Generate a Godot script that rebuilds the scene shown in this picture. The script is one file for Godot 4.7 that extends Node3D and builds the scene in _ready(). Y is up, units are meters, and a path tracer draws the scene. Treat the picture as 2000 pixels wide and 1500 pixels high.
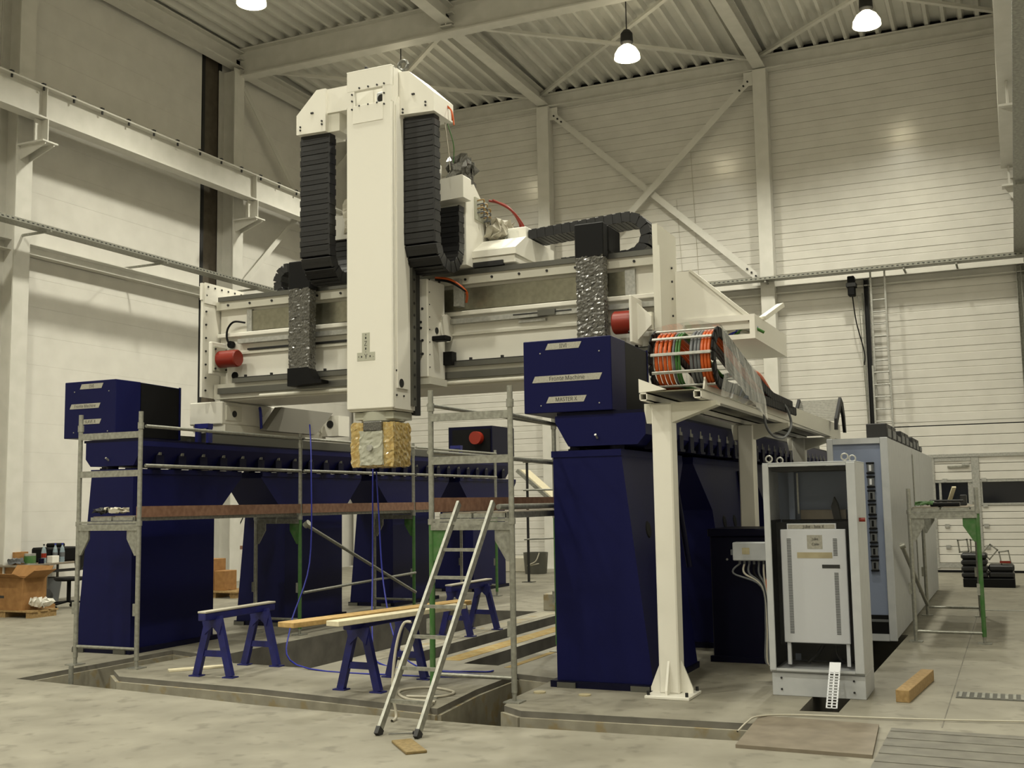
extends Node3D
# A machine hall with a gantry milling machine under assembly. Units are metres, y is up,
# x runs along the cross beam, z along the machine beds (towards the viewer is +z).

class MB:
	var v := PackedVector3Array()
	var n := PackedVector3Array()
	func tri(a: Vector3, b: Vector3, c: Vector3) -> void:
		var m := (c - a).cross(b - a).normalized()
		v.append(a); v.append(b); v.append(c)
		n.append(m); n.append(m); n.append(m)
	func quad(a: Vector3, b: Vector3, c: Vector3, d: Vector3) -> void:
		tri(a, b, c); tri(a, c, d)
	func out(a: Vector3, b: Vector3, c: Vector3, d: Vector3, ctr: Vector3) -> void:
		var m := (c - a).cross(b - a)
		if m.dot((a + c) * 0.5 - ctr) >= 0.0: quad(a, b, c, d)
		else: quad(a, d, c, b)
	func hexa(p: Array) -> void:      # 8 corners: 0-3 bottom loop, 4-7 top loop
		var ctr := Vector3.ZERO
		for q in p: ctr += q
		ctr /= 8.0
		out(p[0], p[1], p[2], p[3], ctr); out(p[4], p[5], p[6], p[7], ctr)
		for i in 4:
			var j := (i + 1) % 4
			out(p[i], p[j], p[j + 4], p[i + 4], ctr)
	func box(c: Vector3, s: Vector3, b := Basis()) -> void:
		var h := s * 0.5
		var p := []
		for y in [-1, 1]:
			for q in [[-1, -1], [1, -1], [1, 1], [-1, 1]]:
				p.append(c + b * Vector3(q[0] * h.x, y * h.y, q[1] * h.z))
		hexa(p)
	func bb(x0: float, x1: float, y0: float, y1: float, z0: float, z1: float) -> void:
		box(Vector3(x0 + x1, y0 + y1, z0 + z1) * 0.5, Vector3(absf(x1 - x0), absf(y1 - y0), absf(z1 - z0)))
	func bev(c: Vector3, s: Vector3, e: float, b := Basis()) -> void:
		var h := s * 0.5
		e = minf(e, minf(h.x, minf(h.y, h.z)) * 0.9)
		var f := func(q: Vector3) -> Vector3: return c + b * q
		var g := h - Vector3(e, e, e)
		for ax in 3:
			var u := (ax + 1) % 3
			var w := (ax + 2) % 3
			for s1 in [-1, 1]:
				var q := []
				for st in [[-1, -1], [1, -1], [1, 1], [-1, 1]]:
					var t := Vector3.ZERO
					t[ax] = h[ax] * s1; t[u] = g[u] * st[0]; t[w] = g[w] * st[1]
					q.append(f.call(t))
				out(q[0], q[1], q[2], q[3], c)
				for s2 in [-1, 1]:
					var a := Vector3.ZERO; var a2 := Vector3.ZERO; var d := Vector3.ZERO; var d2 := Vector3.ZERO
					a[ax] = h[ax] * s1; a[u] = g[u] * s2; a[w] = g[w]
					a2 = a; a2[w] = -g[w]
					d[ax] = g[ax] * s1; d[u] = h[u] * s2; d[w] = g[w]
					d2 = d; d2[w] = -g[w]
					out(f.call(a), f.call(a2), f.call(d2), f.call(d), c)
		for sx in [-1, 1]:
			for sy in [-1, 1]:
				for sz in [-1, 1]:
					var p: Vector3 = f.call(Vector3(h.x * sx, g.y * sy, g.z * sz))
					var q2: Vector3 = f.call(Vector3(g.x * sx, h.y * sy, g.z * sz))
					var r: Vector3 = f.call(Vector3(g.x * sx, g.y * sy, h.z * sz))
					if (r - p).cross(q2 - p).dot(p - c) >= 0.0: tri(p, q2, r)
					else: tri(p, r, q2)
	func smooth(a: Vector3, b: Vector3, c: Vector3, d: Vector3, na: Vector3, nb: Vector3, nc: Vector3, nd: Vector3) -> void:
		v.append_array([a, b, c, a, c, d]); n.append_array([na, nb, nc, na, nc, nd])
	func tube(a: Vector3, b: Vector3, r: float, seg := 8, r2 := -1.0) -> void:
		if r2 < 0.0: r2 = r
		var t := (b - a).normalized()
		var u := t.cross(Vector3.UP if absf(t.y) < 0.9 else Vector3.RIGHT).normalized()
		var w := t.cross(u)
		for i in seg:
			var a0 := TAU * i / seg
			var a1 := TAU * (i + 1) / seg
			var d0 := u * cos(a0) + w * sin(a0)
			var d1 := u * cos(a1) + w * sin(a1)
			smooth(a + d0 * r, b + d0 * r2, b + d1 * r2, a + d1 * r, d0, d0, d1, d1)
			if r > 0.0: tri(a, a + d0 * r, a + d1 * r)
			if r2 > 0.0: tri(b, b + d1 * r2, b + d0 * r2)
	func sweep(pts: Array, r: float, seg := 6) -> void:
		var prev := []
		var prevn := []
		var u := Vector3.ZERO
		for i in pts.size():
			var t: Vector3 = (pts[mini(i + 1, pts.size() - 1)] - pts[maxi(i - 1, 0)]).normalized()
			if i == 0: u = t.cross(Vector3.UP if absf(t.y) < 0.9 else Vector3.RIGHT).normalized()
			else: u = (u - t * t.dot(u)).normalized()
			var w := t.cross(u)
			var ring := []
			var rn := []
			for k in seg:
				var d := u * cos(TAU * k / seg) + w * sin(TAU * k / seg)
				ring.append(pts[i] + d * r); rn.append(d)
			if i > 0:
				for k in seg:
					var j := (k + 1) % seg
					smooth(prev[k], ring[k], ring[j], prev[j], prevn[k], rn[k], rn[j], prevn[j])
			prev = ring; prevn = rn
	func prism(poly: PackedVector2Array, o: Vector3, ux: Vector3, uy: Vector3, w: Vector3) -> void:
		var idx := Geometry2D.triangulate_polygon(poly)
		var pp := []
		for q in poly: pp.append(o + ux * q.x + uy * q.y)
		for i in range(0, idx.size(), 3):
			var a: Vector3 = pp[idx[i]]; var b: Vector3 = pp[idx[i + 1]]; var c: Vector3 = pp[idx[i + 2]]
			if (c - a).cross(b - a).dot(w) > 0.0:
				var t := b; b = c; c = t
			tri(a, b, c); tri(a + w, c + w, b + w)
		var cw := Geometry2D.is_polygon_clockwise(poly)
		var flip := ux.cross(uy).dot(w) > 0.0
		for i in pp.size():
			var a2: Vector3 = pp[i]; var b2: Vector3 = pp[(i + 1) % pp.size()]
			if cw == flip: quad(a2, b2, b2 + w, a2 + w)
			else: quad(b2, a2, a2 + w, b2 + w)
	func lathe(prof: Array, o: Vector3, ax := Vector3.UP, seg := 16) -> void:   # prof: [radius, height] pairs
		var u := ax.cross(Vector3.RIGHT if absf(ax.x) < 0.9 else Vector3.UP).normalized()
		var w := ax.cross(u)
		for i in prof.size() - 1:
			var p: Array = prof[i]; var q: Array = prof[i + 1]
			var sl := Vector2(q[1] - p[1], -(q[0] - p[0])).normalized()
			for k in seg:
				var d0 := u * cos(TAU * k / seg) + w * sin(TAU * k / seg)
				var d1 := u * cos(TAU * (k + 1) / seg) + w * sin(TAU * (k + 1) / seg)
				var n0 := d0 * sl.x + ax * sl.y
				var n1 := d1 * sl.x + ax * sl.y
				smooth(o + d0 * p[0] + ax * p[1], o + d0 * q[0] + ax * q[1], o + d1 * q[0] + ax * q[1], o + d1 * p[0] + ax * p[1], n0, n0, n1, n1)
	func mesh(off := Vector3.ZERO) -> ArrayMesh:
		var a := []
		a.resize(Mesh.ARRAY_MAX)
		var vv := v.duplicate()
		if off != Vector3.ZERO:
			for i in vv.size(): vv[i] -= off
		a[Mesh.ARRAY_VERTEX] = vv; a[Mesh.ARRAY_NORMAL] = n
		var m := ArrayMesh.new()
		m.add_surface_from_arrays(Mesh.PRIMITIVE_TRIANGLES, a)
		return m

var M := {}
var rng := RandomNumberGenerator.new()
var counts := {}

func numbered(s: String) -> String:
	var c: int = counts.get(s, 0)
	counts[s] = c + 1
	return s if c == 0 else "%s_%03d" % [s, c]
func origin(o: Node) -> Vector3:
	var p := Vector3.ZERO
	while o != self and o != null:
		p += (o as Node3D).position
		o = o.get_parent()
	return p
func th(called: String, label: String, cat: String, base := Vector3.ZERO, group := "") -> Node3D:
	var o := Node3D.new()
	o.name = numbered(called); add_child(o); o.position = base
	o.set_meta("label", label); o.set_meta("category", cat)
	if group != "": o.set_meta("group", group)
	return o
func tag(o: Node, label: String, cat: String, group := "") -> Node:
	o.set_meta("label", label); o.set_meta("category", cat)
	if group != "": o.set_meta("group", group)
	return o
func put(b: MB, par: Node, called: String, mat: Material) -> MeshInstance3D:
	var o := MeshInstance3D.new()
	if par == self:
		o.name = numbered(called)
		var lo := Vector3(1e9, 1e9, 1e9); var hi := -lo
		for q in b.v: lo = lo.min(q); hi = hi.max(q)
		var base := Vector3((lo.x + hi.x) / 2, lo.y, (lo.z + hi.z) / 2)
		o.mesh = b.mesh(base); o.position = base
	else:
		o.name = called
		o.mesh = b.mesh(origin(par))
	o.material_override = mat
	par.add_child(o, true)
	return o
func bx(par: Node, called: String, mat: Material, x0: float, x1: float, y0: float, y1: float, z0: float, z1: float, e := 0.0) -> MeshInstance3D:
	var b := MB.new()
	if e > 0.0: b.bev(Vector3(x0 + x1, y0 + y1, z0 + z1) * 0.5, Vector3(absf(x1 - x0), absf(y1 - y0), absf(z1 - z0)), e)
	else: b.bb(x0, x1, y0, y1, z0, z1)
	return put(b, par, called, mat)
func tb(par: Node, called: String, mat: Material, a: Vector3, c: Vector3, r: float, seg := 8) -> MeshInstance3D:
	var b := MB.new(); b.tube(a, c, r, seg)
	return put(b, par, called, mat)
func sw(par: Node, called: String, mat: Material, pts: Array, r: float, seg := 6) -> MeshInstance3D:
	var b := MB.new(); b.sweep(spline(pts), r, seg)
	return put(b, par, called, mat)
func pz(par: Node, called: String, mat: Material, poly: Array, z0: float, z1: float) -> MeshInstance3D:    # polygon in x,y pulled along z
	var b := MB.new(); b.prism(PackedVector2Array(poly), Vector3(0, 0, z0), Vector3.RIGHT, Vector3.UP, Vector3(0, 0, z1 - z0))
	return put(b, par, called, mat)
func px(par: Node, called: String, mat: Material, poly: Array, x0: float, x1: float) -> MeshInstance3D:    # polygon in z,y pulled along x
	var b := MB.new(); b.prism(PackedVector2Array(poly), Vector3(x0, 0, 0), Vector3(0, 0, 1), Vector3.UP, Vector3(x1 - x0, 0, 0))
	return put(b, par, called, mat)
func bar(b: MB, a: Vector3, c: Vector3, w: float, h: float, up := Vector3.UP) -> void:    # rectangular bar from a to c
	var t := (c - a).normalized()
	var s := up.cross(t).normalized()
	b.box((a + c) * 0.5, Vector3(w, h, a.distance_to(c)), Basis(s, t.cross(s), t))
func spline(pts: Array, k := 6) -> Array:
	if pts.size() < 3: return pts
	var r := []
	for i in pts.size() - 1:
		var p0: Vector3 = pts[maxi(i - 1, 0)]; var p1: Vector3 = pts[i]; var p2: Vector3 = pts[i + 1]; var p3: Vector3 = pts[mini(i + 2, pts.size() - 1)]
		for j in k:
			r.append(p1.cubic_interpolate(p2, p0, p3, float(j) / k))
	r.append(pts[-1])
	return r
func text(par: Node, called: String, s: String, mat: Material, at: Vector3, h: float, basis := Basis(), font := "Droid Sans") -> MeshInstance3D:
	var t := TextMesh.new()
	var f := SystemFont.new(); f.font_names = PackedStringArray([font])
	t.font = f; t.text = s; t.font_size = 32; t.pixel_size = h / 24.0; t.depth = 0.002
	var o := MeshInstance3D.new(); o.mesh = t; o.name = called; o.material_override = mat
	o.transform = Transform3D(basis, at - origin(par))
	par.add_child(o, true)
	return o
func ibeam(par: Node, called: String, mat: Material, a: Vector3, c: Vector3, h: float, w: float, tf := 0.03, tw := 0.02) -> Node:   # a,c on the bottom centre line
	var b := MB.new()
	var up := Vector3.UP if absf((c - a).normalized().y) < 0.9 else Vector3(0, 0, 1)
	bar(b, a + up * tf * 0.5, c + up * tf * 0.5, w, tf, up)
	bar(b, a + up * (h - tf * 0.5), c + up * (h - tf * 0.5), w, tf, up)
	bar(b, a + up * h * 0.5, c + up * h * 0.5, tw, h - 2 * tf, up)
	return put(b, par, called, mat)

# ---------- materials ----------
func noise_img(sd: int, freq: float, c0: Color, c1: Color, size := 256, oct := 4, power := 1.0, c2 := Color(0, 0, 0, 0), f2 := 0.0) -> ImageTexture:
	var f := FastNoiseLite.new()
	f.seed = sd; f.frequency = freq; f.fractal_octaves = oct; f.noise_type = FastNoiseLite.TYPE_SIMPLEX_SMOOTH
	var g := f.get_seamless_image(size, size)
	var g2: Image = null
	if f2 > 0.0:
		var q := FastNoiseLite.new(); q.seed = sd + 7; q.frequency = f2; q.fractal_octaves = 5
		g2 = q.get_seamless_image(size, size)
	var im := Image.create(size, size, true, Image.FORMAT_RGB8)
	for y in size:
		for x in size:
			var t := pow(g.get_pixel(x, y).r, power)
			var c := c0.lerp(c1, t)
			if g2 != null:
				var k := clampf((g2.get_pixel(x, y).r - 0.62) * 5.0, 0.0, 1.0)
				c = c.lerp(c2, k * c2.a)
			im.set_pixel(x, y, c)
	im.generate_mipmaps()
	return ImageTexture.create_from_image(im)
func mat(c: Color, rough := 0.6, metal := 0.0) -> StandardMaterial3D:
	var m := StandardMaterial3D.new()
	m.albedo_color = c; m.roughness = rough; m.metallic = metal
	return m
func tmat(t: Texture2D, scale: float, rough := 0.7, metal := 0.0) -> StandardMaterial3D:
	var m := mat(Color.WHITE, rough, metal)
	m.albedo_texture = t; m.uv1_triplanar = true; m.uv1_world_triplanar = true
	m.uv1_scale = Vector3.ONE * scale
	return m
func normal_tex(sd: int, freq: float, strength: float) -> ImageTexture:
	var f := FastNoiseLite.new(); f.seed = sd; f.frequency = freq; f.fractal_octaves = 4
	var g := f.get_seamless_image(256, 256)
	g.convert(Image.FORMAT_RGBA8)
	g.bump_map_to_normal_map(strength)
	return ImageTexture.create_from_image(g)
func materials() -> void:
	M.wall = tmat(noise_img(1, 0.02, Color(0.81, 0.80, 0.77), Color(0.85, 0.84, 0.81)), 0.3, 0.5)
	M.siding = tmat(noise_img(2, 0.02, Color(0.79, 0.78, 0.75), Color(0.83, 0.82, 0.79)), 0.3, 0.2); M.siding.metallic_specular = 0.7
	M.steel = tmat(noise_img(3, 0.02, Color(0.77, 0.765, 0.73), Color(0.82, 0.81, 0.78)), 0.4, 0.5)
	M.deck = tmat(noise_img(4, 0.02, Color(0.78, 0.78, 0.75), Color(0.83, 0.82, 0.79)), 0.3, 0.55)
	M.darkwall = tmat(noise_img(5, 0.03, Color(0.27, 0.24, 0.20), Color(0.34, 0.31, 0.26)), 0.5, 0.6)
	M.conc = tmat(noise_img(6, 0.012, Color(0.46, 0.445, 0.395), Color(0.56, 0.545, 0.49), 512, 5, 1.0, Color(0.39, 0.375, 0.33, 0.55), 0.03), 0.22, 0.62)
	M.found = tmat(noise_img(7, 0.02, Color(0.52, 0.50, 0.44), Color(0.63, 0.61, 0.54), 512, 5, 1.0, Color(0.55, 0.45, 0.25, 0.5), 0.02), 0.35, 0.7)
	M.pit = tmat(noise_img(8, 0.02, Color(0.36, 0.35, 0.32), Color(0.47, 0.455, 0.42)), 0.5, 0.8)
	M.lip = tmat(noise_img(9, 0.03, Color(0.62, 0.58, 0.46), Color(0.72, 0.68, 0.55)), 0.6, 0.6)
	M.rust = tmat(noise_img(10, 0.03, Color(0.55, 0.42, 0.16), Color(0.63, 0.58, 0.42)), 0.9, 0.8)
	M.white = mat(Color(0.87, 0.86, 0.82), 0.45)
	M.white2 = mat(Color(0.80, 0.79, 0.74), 0.45)
	M.blue = mat(Color(0.066, 0.075, 0.25), 0.42); M.blue.metallic_specular = 0.25
	M.bluedk = mat(Color(0.05, 0.052, 0.14), 0.45); M.bluedk.metallic_specular = 0.25
	M.blueworn = tmat(noise_img(11, 0.03, Color(0.065, 0.075, 0.30), Color(0.10, 0.12, 0.42)), 0.8, 0.5)
	M.black = mat(Color(0.035, 0.035, 0.04), 0.55); M.black.metallic_specular = 0.3
	M.chain = tmat(noise_img(12, 0.05, Color(0.055, 0.055, 0.062), Color(0.095, 0.095, 0.10)), 1.5, 0.45)
	M.dark = mat(Color(0.10, 0.10, 0.10), 0.6)
	M.galv = tmat(noise_img(13, 0.04, Color(0.50, 0.50, 0.47), Color(0.66, 0.66, 0.62)), 1.6, 0.45, 0.55)
	M.alu = tmat(noise_img(14, 0.04, Color(0.62, 0.62, 0.60), Color(0.74, 0.74, 0.72)), 1.6, 0.4, 0.6)
	M.green = tmat(noise_img(15, 0.03, Color(0.16, 0.38, 0.12), Color(0.33, 0.42, 0.28)), 1.2, 0.55)
	M.inox = tmat(noise_img(16, 0.05, Color(0.52, 0.51, 0.45), Color(0.60, 0.59, 0.52)), 0.8, 0.32, 0.85)
	M.rail = mat(Color(0.42, 0.42, 0.40), 0.35, 0.8)
	M.putty = mat(Color(0.52, 0.51, 0.48), 0.5)
	M.red = mat(Color(0.50, 0.12, 0.04), 0.4)
	M.orange = mat(Color(0.72, 0.31, 0.06), 0.45)
	M.cgreen = mat(Color(0.20, 0.40, 0.14), 0.5)
	M.cgrey = mat(Color(0.36, 0.37, 0.38), 0.5)
	M.cblue = mat(Color(0.10, 0.14, 0.55), 0.45)
	M.hose = mat(Color(0.70, 0.68, 0.62), 0.5)
	M.cab = tmat(noise_img(17, 0.03, Color(0.66, 0.67, 0.68), Color(0.70, 0.71, 0.715)), 0.7, 0.45)
	M.cabin = mat(Color(0.47, 0.51, 0.60), 0.5)
	M.ply = tmat(noise_img(18, 0.04, Color(0.44, 0.31, 0.24), Color(0.56, 0.43, 0.35)), 1.0, 0.65)
	M.wood = tmat(noise_img(19, 0.05, Color(0.62, 0.50, 0.30), Color(0.76, 0.64, 0.42)), 1.2, 0.7)
	M.wood2 = tmat(noise_img(20, 0.05, Color(0.78, 0.74, 0.62), Color(0.86, 0.83, 0.73)), 1.2, 0.65)
	M.timber = tmat(noise_img(21, 0.05, Color(0.52, 0.42, 0.26), Color(0.66, 0.55, 0.37)), 1.4, 0.75)
	M.oldwood = tmat(noise_img(28, 0.05, Color(0.42, 0.36, 0.22), Color(0.56, 0.48, 0.32)), 1.6, 0.75)
	M.board = tmat(noise_img(22, 0.03, Color(0.41, 0.375, 0.32), Color(0.49, 0.455, 0.395)), 0.6, 0.6)
	M.sheet = tmat(noise_img(23, 0.03, Color(0.42, 0.41, 0.38), Color(0.52, 0.51, 0.47)), 0.6, 0.42, 0.5)
	M.card = tmat(noise_img(24, 0.03, Color(0.52, 0.37, 0.20), Color(0.62, 0.46, 0.27)), 0.8, 0.8)
	M.tape = tmat(noise_img(25, 0.08, Color(0.58, 0.57, 0.53), Color(0.68, 0.67, 0.62)), 2.0, 0.6)
	M.ink = mat(Color(0.16, 0.16, 0.15), 0.7)
	M.plate = mat(Color(0.66, 0.66, 0.60), 0.45)
	M.plastic = mat(Color(0.80, 0.81, 0.83), 0.45)
	M.glass = mat(Color(0.06, 0.07, 0.09, 0.06), 0.02); M.glass.metallic_specular = 0.2; M.glass.transparency = BaseMaterial3D.TRANSPARENCY_ALPHA
	M.window = mat(Color(0.06, 0.07, 0.10), 0.08)
	M.film = mat(Color(0.85, 0.88, 0.86, 0.13), 0.10); M.film.transparency = BaseMaterial3D.TRANSPARENCY_ALPHA
	M.foil = tmat(noise_img(27, 0.05, Color(0.16, 0.16, 0.15), Color(0.42, 0.41, 0.38)), 3.0, 0.2); M.foil.metallic_specular = 0.8
	M.amber = tmat(noise_img(26, 0.03, Color(0.60, 0.47, 0.22), Color(0.76, 0.69, 0.48), 256, 4, 1.0, Color(0.78, 0.76, 0.68, 0.9), 0.02), 2.2, 0.2)
	M.amber.metallic_specular = 0.7
	M.bottle = mat(Color(0.72, 0.80, 0.84, 0.35), 0.08); M.bottle.transparency = BaseMaterial3D.TRANSPARENCY_ALPHA
	M.lamp = mat(Color(0.9, 0.9, 0.86), 0.4)
	M.lamp.emission_enabled = true; M.lamp.emission = Color(1.0, 0.95, 0.80); M.lamp.emission_energy_multiplier = 9.0

const LAMP_COLOR := Color(1.0, 0.985, 0.915)
const LAMP_ENERGY := 27.0
const EXPOSURE := 1.0

# ---------- room ----------
const ZB := -26.6
const XL := -16.9
const XR := 1.1
const ZF := 14.0
func wstruct(o: Node) -> Node:
	o.set_meta("kind", "structure"); return o

func build_floor() -> void:
	var f := CSGCombiner3D.new(); f.name = "floor"; add_child(f); wstruct(f)
	var s := CSGBox3D.new(); s.size = Vector3(XR - XL + 1.0, 1.6, ZF - ZB + 1.0)
	s.position = Vector3((XR + XL) / 2, -0.8, (ZF + ZB) / 2); s.material = M.conc
	f.add_child(s)
	var trench := [Vector2(-9.34, -8.37), Vector2(-7.35, -8.15), Vector2(-6.06, -7.97), Vector2(-3.69, -7.86), Vector2(-2.0, -7.95), Vector2(-1.75, -7.98),
		Vector2(-1.75, -8.60), Vector2(-3.79, -8.48), Vector2(-4.02, -8.65), Vector2(-4.10, -9.0), Vector2(-4.14, -10.12), Vector2(-4.62, -10.26), Vector2(-4.60, -9.3),
		Vector2(-4.49, -8.34), Vector2(-6.6, -8.68), Vector2(-8.42, -8.83), Vector2(-8.80, -9.15), Vector2(-8.68, -10.45), Vector2(-9.32, -10.65)]
	var holes := [trench,
		[Vector2(-8.44, -10.6), Vector2(-7.9, -9.98), Vector2(-6.85, -9.93), Vector2(-6.88, -16.1), Vector2(-8.44, -16.1)],
		[Vector2(-5.46, -10.74), Vector2(-5.04, -10.71), Vector2(-5.06, -17.0), Vector2(-5.48, -17.0)],
		[Vector2(-6.36, -10.75), Vector2(-5.93, -10.73), Vector2(-5.97, -17.0), Vector2(-6.38, -17.0)],
		[Vector2(-1.68, -9.22), Vector2(-1.38, -9.26), Vector2(-1.30, -14.6), Vector2(-1.72, -14.6)]]
	for h in holes:
		var c := CSGPolygon3D.new(); c.operation = CSGShape3D.OPERATION_SUBTRACTION
		var pl := PackedVector2Array()
		for q in h: pl.append(Vector2(q.x, -q.y))
		c.polygon = pl; c.depth = 1.35; c.material = M.pit
		# the polygon lies in x,y and is pulled along -z; turned so that it lies in x,z and is pulled downwards
		c.transform = Transform3D(Basis(Vector3(1, 0, 0), Vector3(0, 0, -1), Vector3(0, 1, 0)), Vector3(0, 0.05, 0))
		f.add_child(c)
	# steel edge angles along the rims of the trench
	var ctr := 0
	var rims := [[Vector2(-9.34, -8.37), Vector2(-9.32, -10.65)], [Vector2(-9.32, -10.65), Vector2(-8.68, -10.45)], [Vector2(-8.42, -8.83), Vector2(-6.6, -8.68)], [Vector2(-6.6, -8.68), Vector2(-4.49, -8.34)],
		[Vector2(-4.49, -8.34), Vector2(-4.60, -9.3)], [Vector2(-4.60, -9.3), Vector2(-4.62, -10.26)], [Vector2(-4.62, -10.26), Vector2(-4.14, -10.12)],
		[Vector2(-4.02, -8.65), Vector2(-3.79, -8.48)], [Vector2(-3.79, -8.48), Vector2(-1.75, -8.60)], [Vector2(-8.80, -9.15), Vector2(-8.42, -8.83)]]
	for r in rims:
		var b := MB.new()
		var a := Vector3(r[0].x, -0.66, r[0].y); var c2 := Vector3(r[1].x, -0.66, r[1].y)
		bar(b, a, c2, 0.07, 1.22)
		ctr += 1
		var o := put(b, self, "trim_%d" % ctr, M.found); wstruct(o)
	# rust-stained strips of the foundation between the slots
	var k := 0
	for s2 in [[-6.86, -6.36, -10.4, -16.0], [-5.92, -5.47, -10.9, -17.0], [-5.02, -4.72, -10.6, -12.6]]:
		var o2 := bx(self, "trim_%d" % (ctr + 1 + k), M.rust if k != 0 else M.found, s2[0] + 0.10, s2[1] - 0.12, 0.0, 0.003, s2[2], s2[3]); wstruct(o2); k += 1

func build_walls() -> void:
	# back wall: horizontal cassettes with a step in each
	var w := Node3D.new(); w.name = "wall_back"; add_child(w); w.position = Vector3((XL + XR) / 2, 0, ZB); wstruct(w)
	bx(w, "backing", M.siding, XL - 0.3, XR + 0.3, -0.2, 13.2, ZB - 0.35, ZB - 0.12)
	var pitch := 0.335
	var prof := PackedVector2Array([Vector2(0, 0.002), Vector2(0, 0.17), Vector2(-0.006, 0.178), Vector2(-0.006, 0.19), Vector2(0, 0.198), Vector2(0, 0.322), Vector2(-0.014, 0.325), Vector2(-0.014, 0.335), Vector2(-0.1, 0.335), Vector2(-0.1, 0.004)])
	var bm := MB.new()
	bm.prism(prof, Vector3((XL - XR) / 2, 0, 0), Vector3(0, 0, 1), Vector3.UP, Vector3(XR - XL, 0, 0))
	var me := bm.mesh()
	for i in 38:
		var o := MeshInstance3D.new(); o.name = "panel"; o.mesh = me; o.material_override = M.siding
		o.position = Vector3(0, i * pitch, 0); w.add_child(o, true)
	# left wall: flat sandwich panels with fine joints
	var l := Node3D.new(); l.name = "wall_left"; add_child(l); l.position = Vector3(XL, 0, (ZB + ZF) / 2); wstruct(l)
	bx(l, "backing", M.wall, XL - 0.4, XL - 0.12, -0.2, 13.2, ZB - 0.3, ZF + 0.3)
	for bay in [[-20.0, -14.35], [-14.35, -8.15], [-8.15, -1.95], [ZB, -20.72]]:
		var m2 := MB.new()
		m2.bev(Vector3(XL - 0.06, 0.276, (bay[0] + bay[1]) / 2), Vector3(0.12, 0.555, bay[1] - bay[0] - 0.012), 0.0015)
		var me2 := m2.mesh(l.position)
		for i in 23:
			var o := MeshInstance3D.new(); o.name = "panel"; o.mesh = me2; o.material_override = M.wall
			o.position = Vector3(0, i * 0.556, 0); l.add_child(o, true)
	bx(l, "panel", M.wall, XL - 0.12, XL, 0, 13, -1.95, ZF)
	# narrow dark infill beside the second column
	bx(l, "infill_strip", M.darkwall, XL - 0.12, XL - 0.02, 0.0, 12.6, -20.60, -20.12)
	for z in [-20.06, -20.66]:
		bx(l, "infill_frame", M.dark, XL - 0.1, XL + 0.005, 0.0, 12.6, z - 0.05, z + 0.05)
	var r := bx(self, "wall_right", M.wall, XR, XR + 0.25, -0.2, 13.2, ZB - 0.3, ZF + 0.3); wstruct(r)
	var fr := bx(self, "wall_front", M.wall, XL - 0.3, XR + 0.3, -0.2, 13.2, ZF, ZF + 0.25); wstruct(fr)

func build_roof() -> void:
	var c := Node3D.new(); c.name = "ceiling"; add_child(c); c.position = Vector3((XL + XR) / 2, 12.68, (ZB + ZF) / 2); wstruct(c)
	var b := MB.new()
	var p := 0.36
	var x := XL - 0.1
	var y0 := 12.70
	var y1 := 12.84
	var line := []
	while x < XR + 0.3:
		line.append_array([Vector2(x, y1), Vector2(x + 0.20, y1), Vector2(x + 0.245, y0), Vector2(x + 0.315, y0)])
		x += p
	for i in line.size() - 1:
		var a: Vector2 = line[i]; var d: Vector2 = line[i + 1]
		b.quad(Vector3(a.x, a.y, -20.95), Vector3(a.x, a.y, ZF), Vector3(d.x, d.y, ZF), Vector3(d.x, d.y, -20.95))
		b.quad(Vector3(a.x, a.y - 0.23, ZB - 0.1), Vector3(a.x, a.y, -20.95), Vector3(d.x, d.y, -20.95), Vector3(d.x, d.y - 0.23, ZB - 0.1))   # the rear bay falls towards the eaves
	put(b, c, "roof_sheet", M.deck)
	bx(c, "foam_filler", M.black, XL, XR, 12.46, 12.60, ZB + 0.0, ZB + 0.10)
	bx(c, "roof_slab", M.deck, XL - 0.4, XR + 0.4, 12.95, 13.2, ZB - 0.4, ZF + 0.3)

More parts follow.
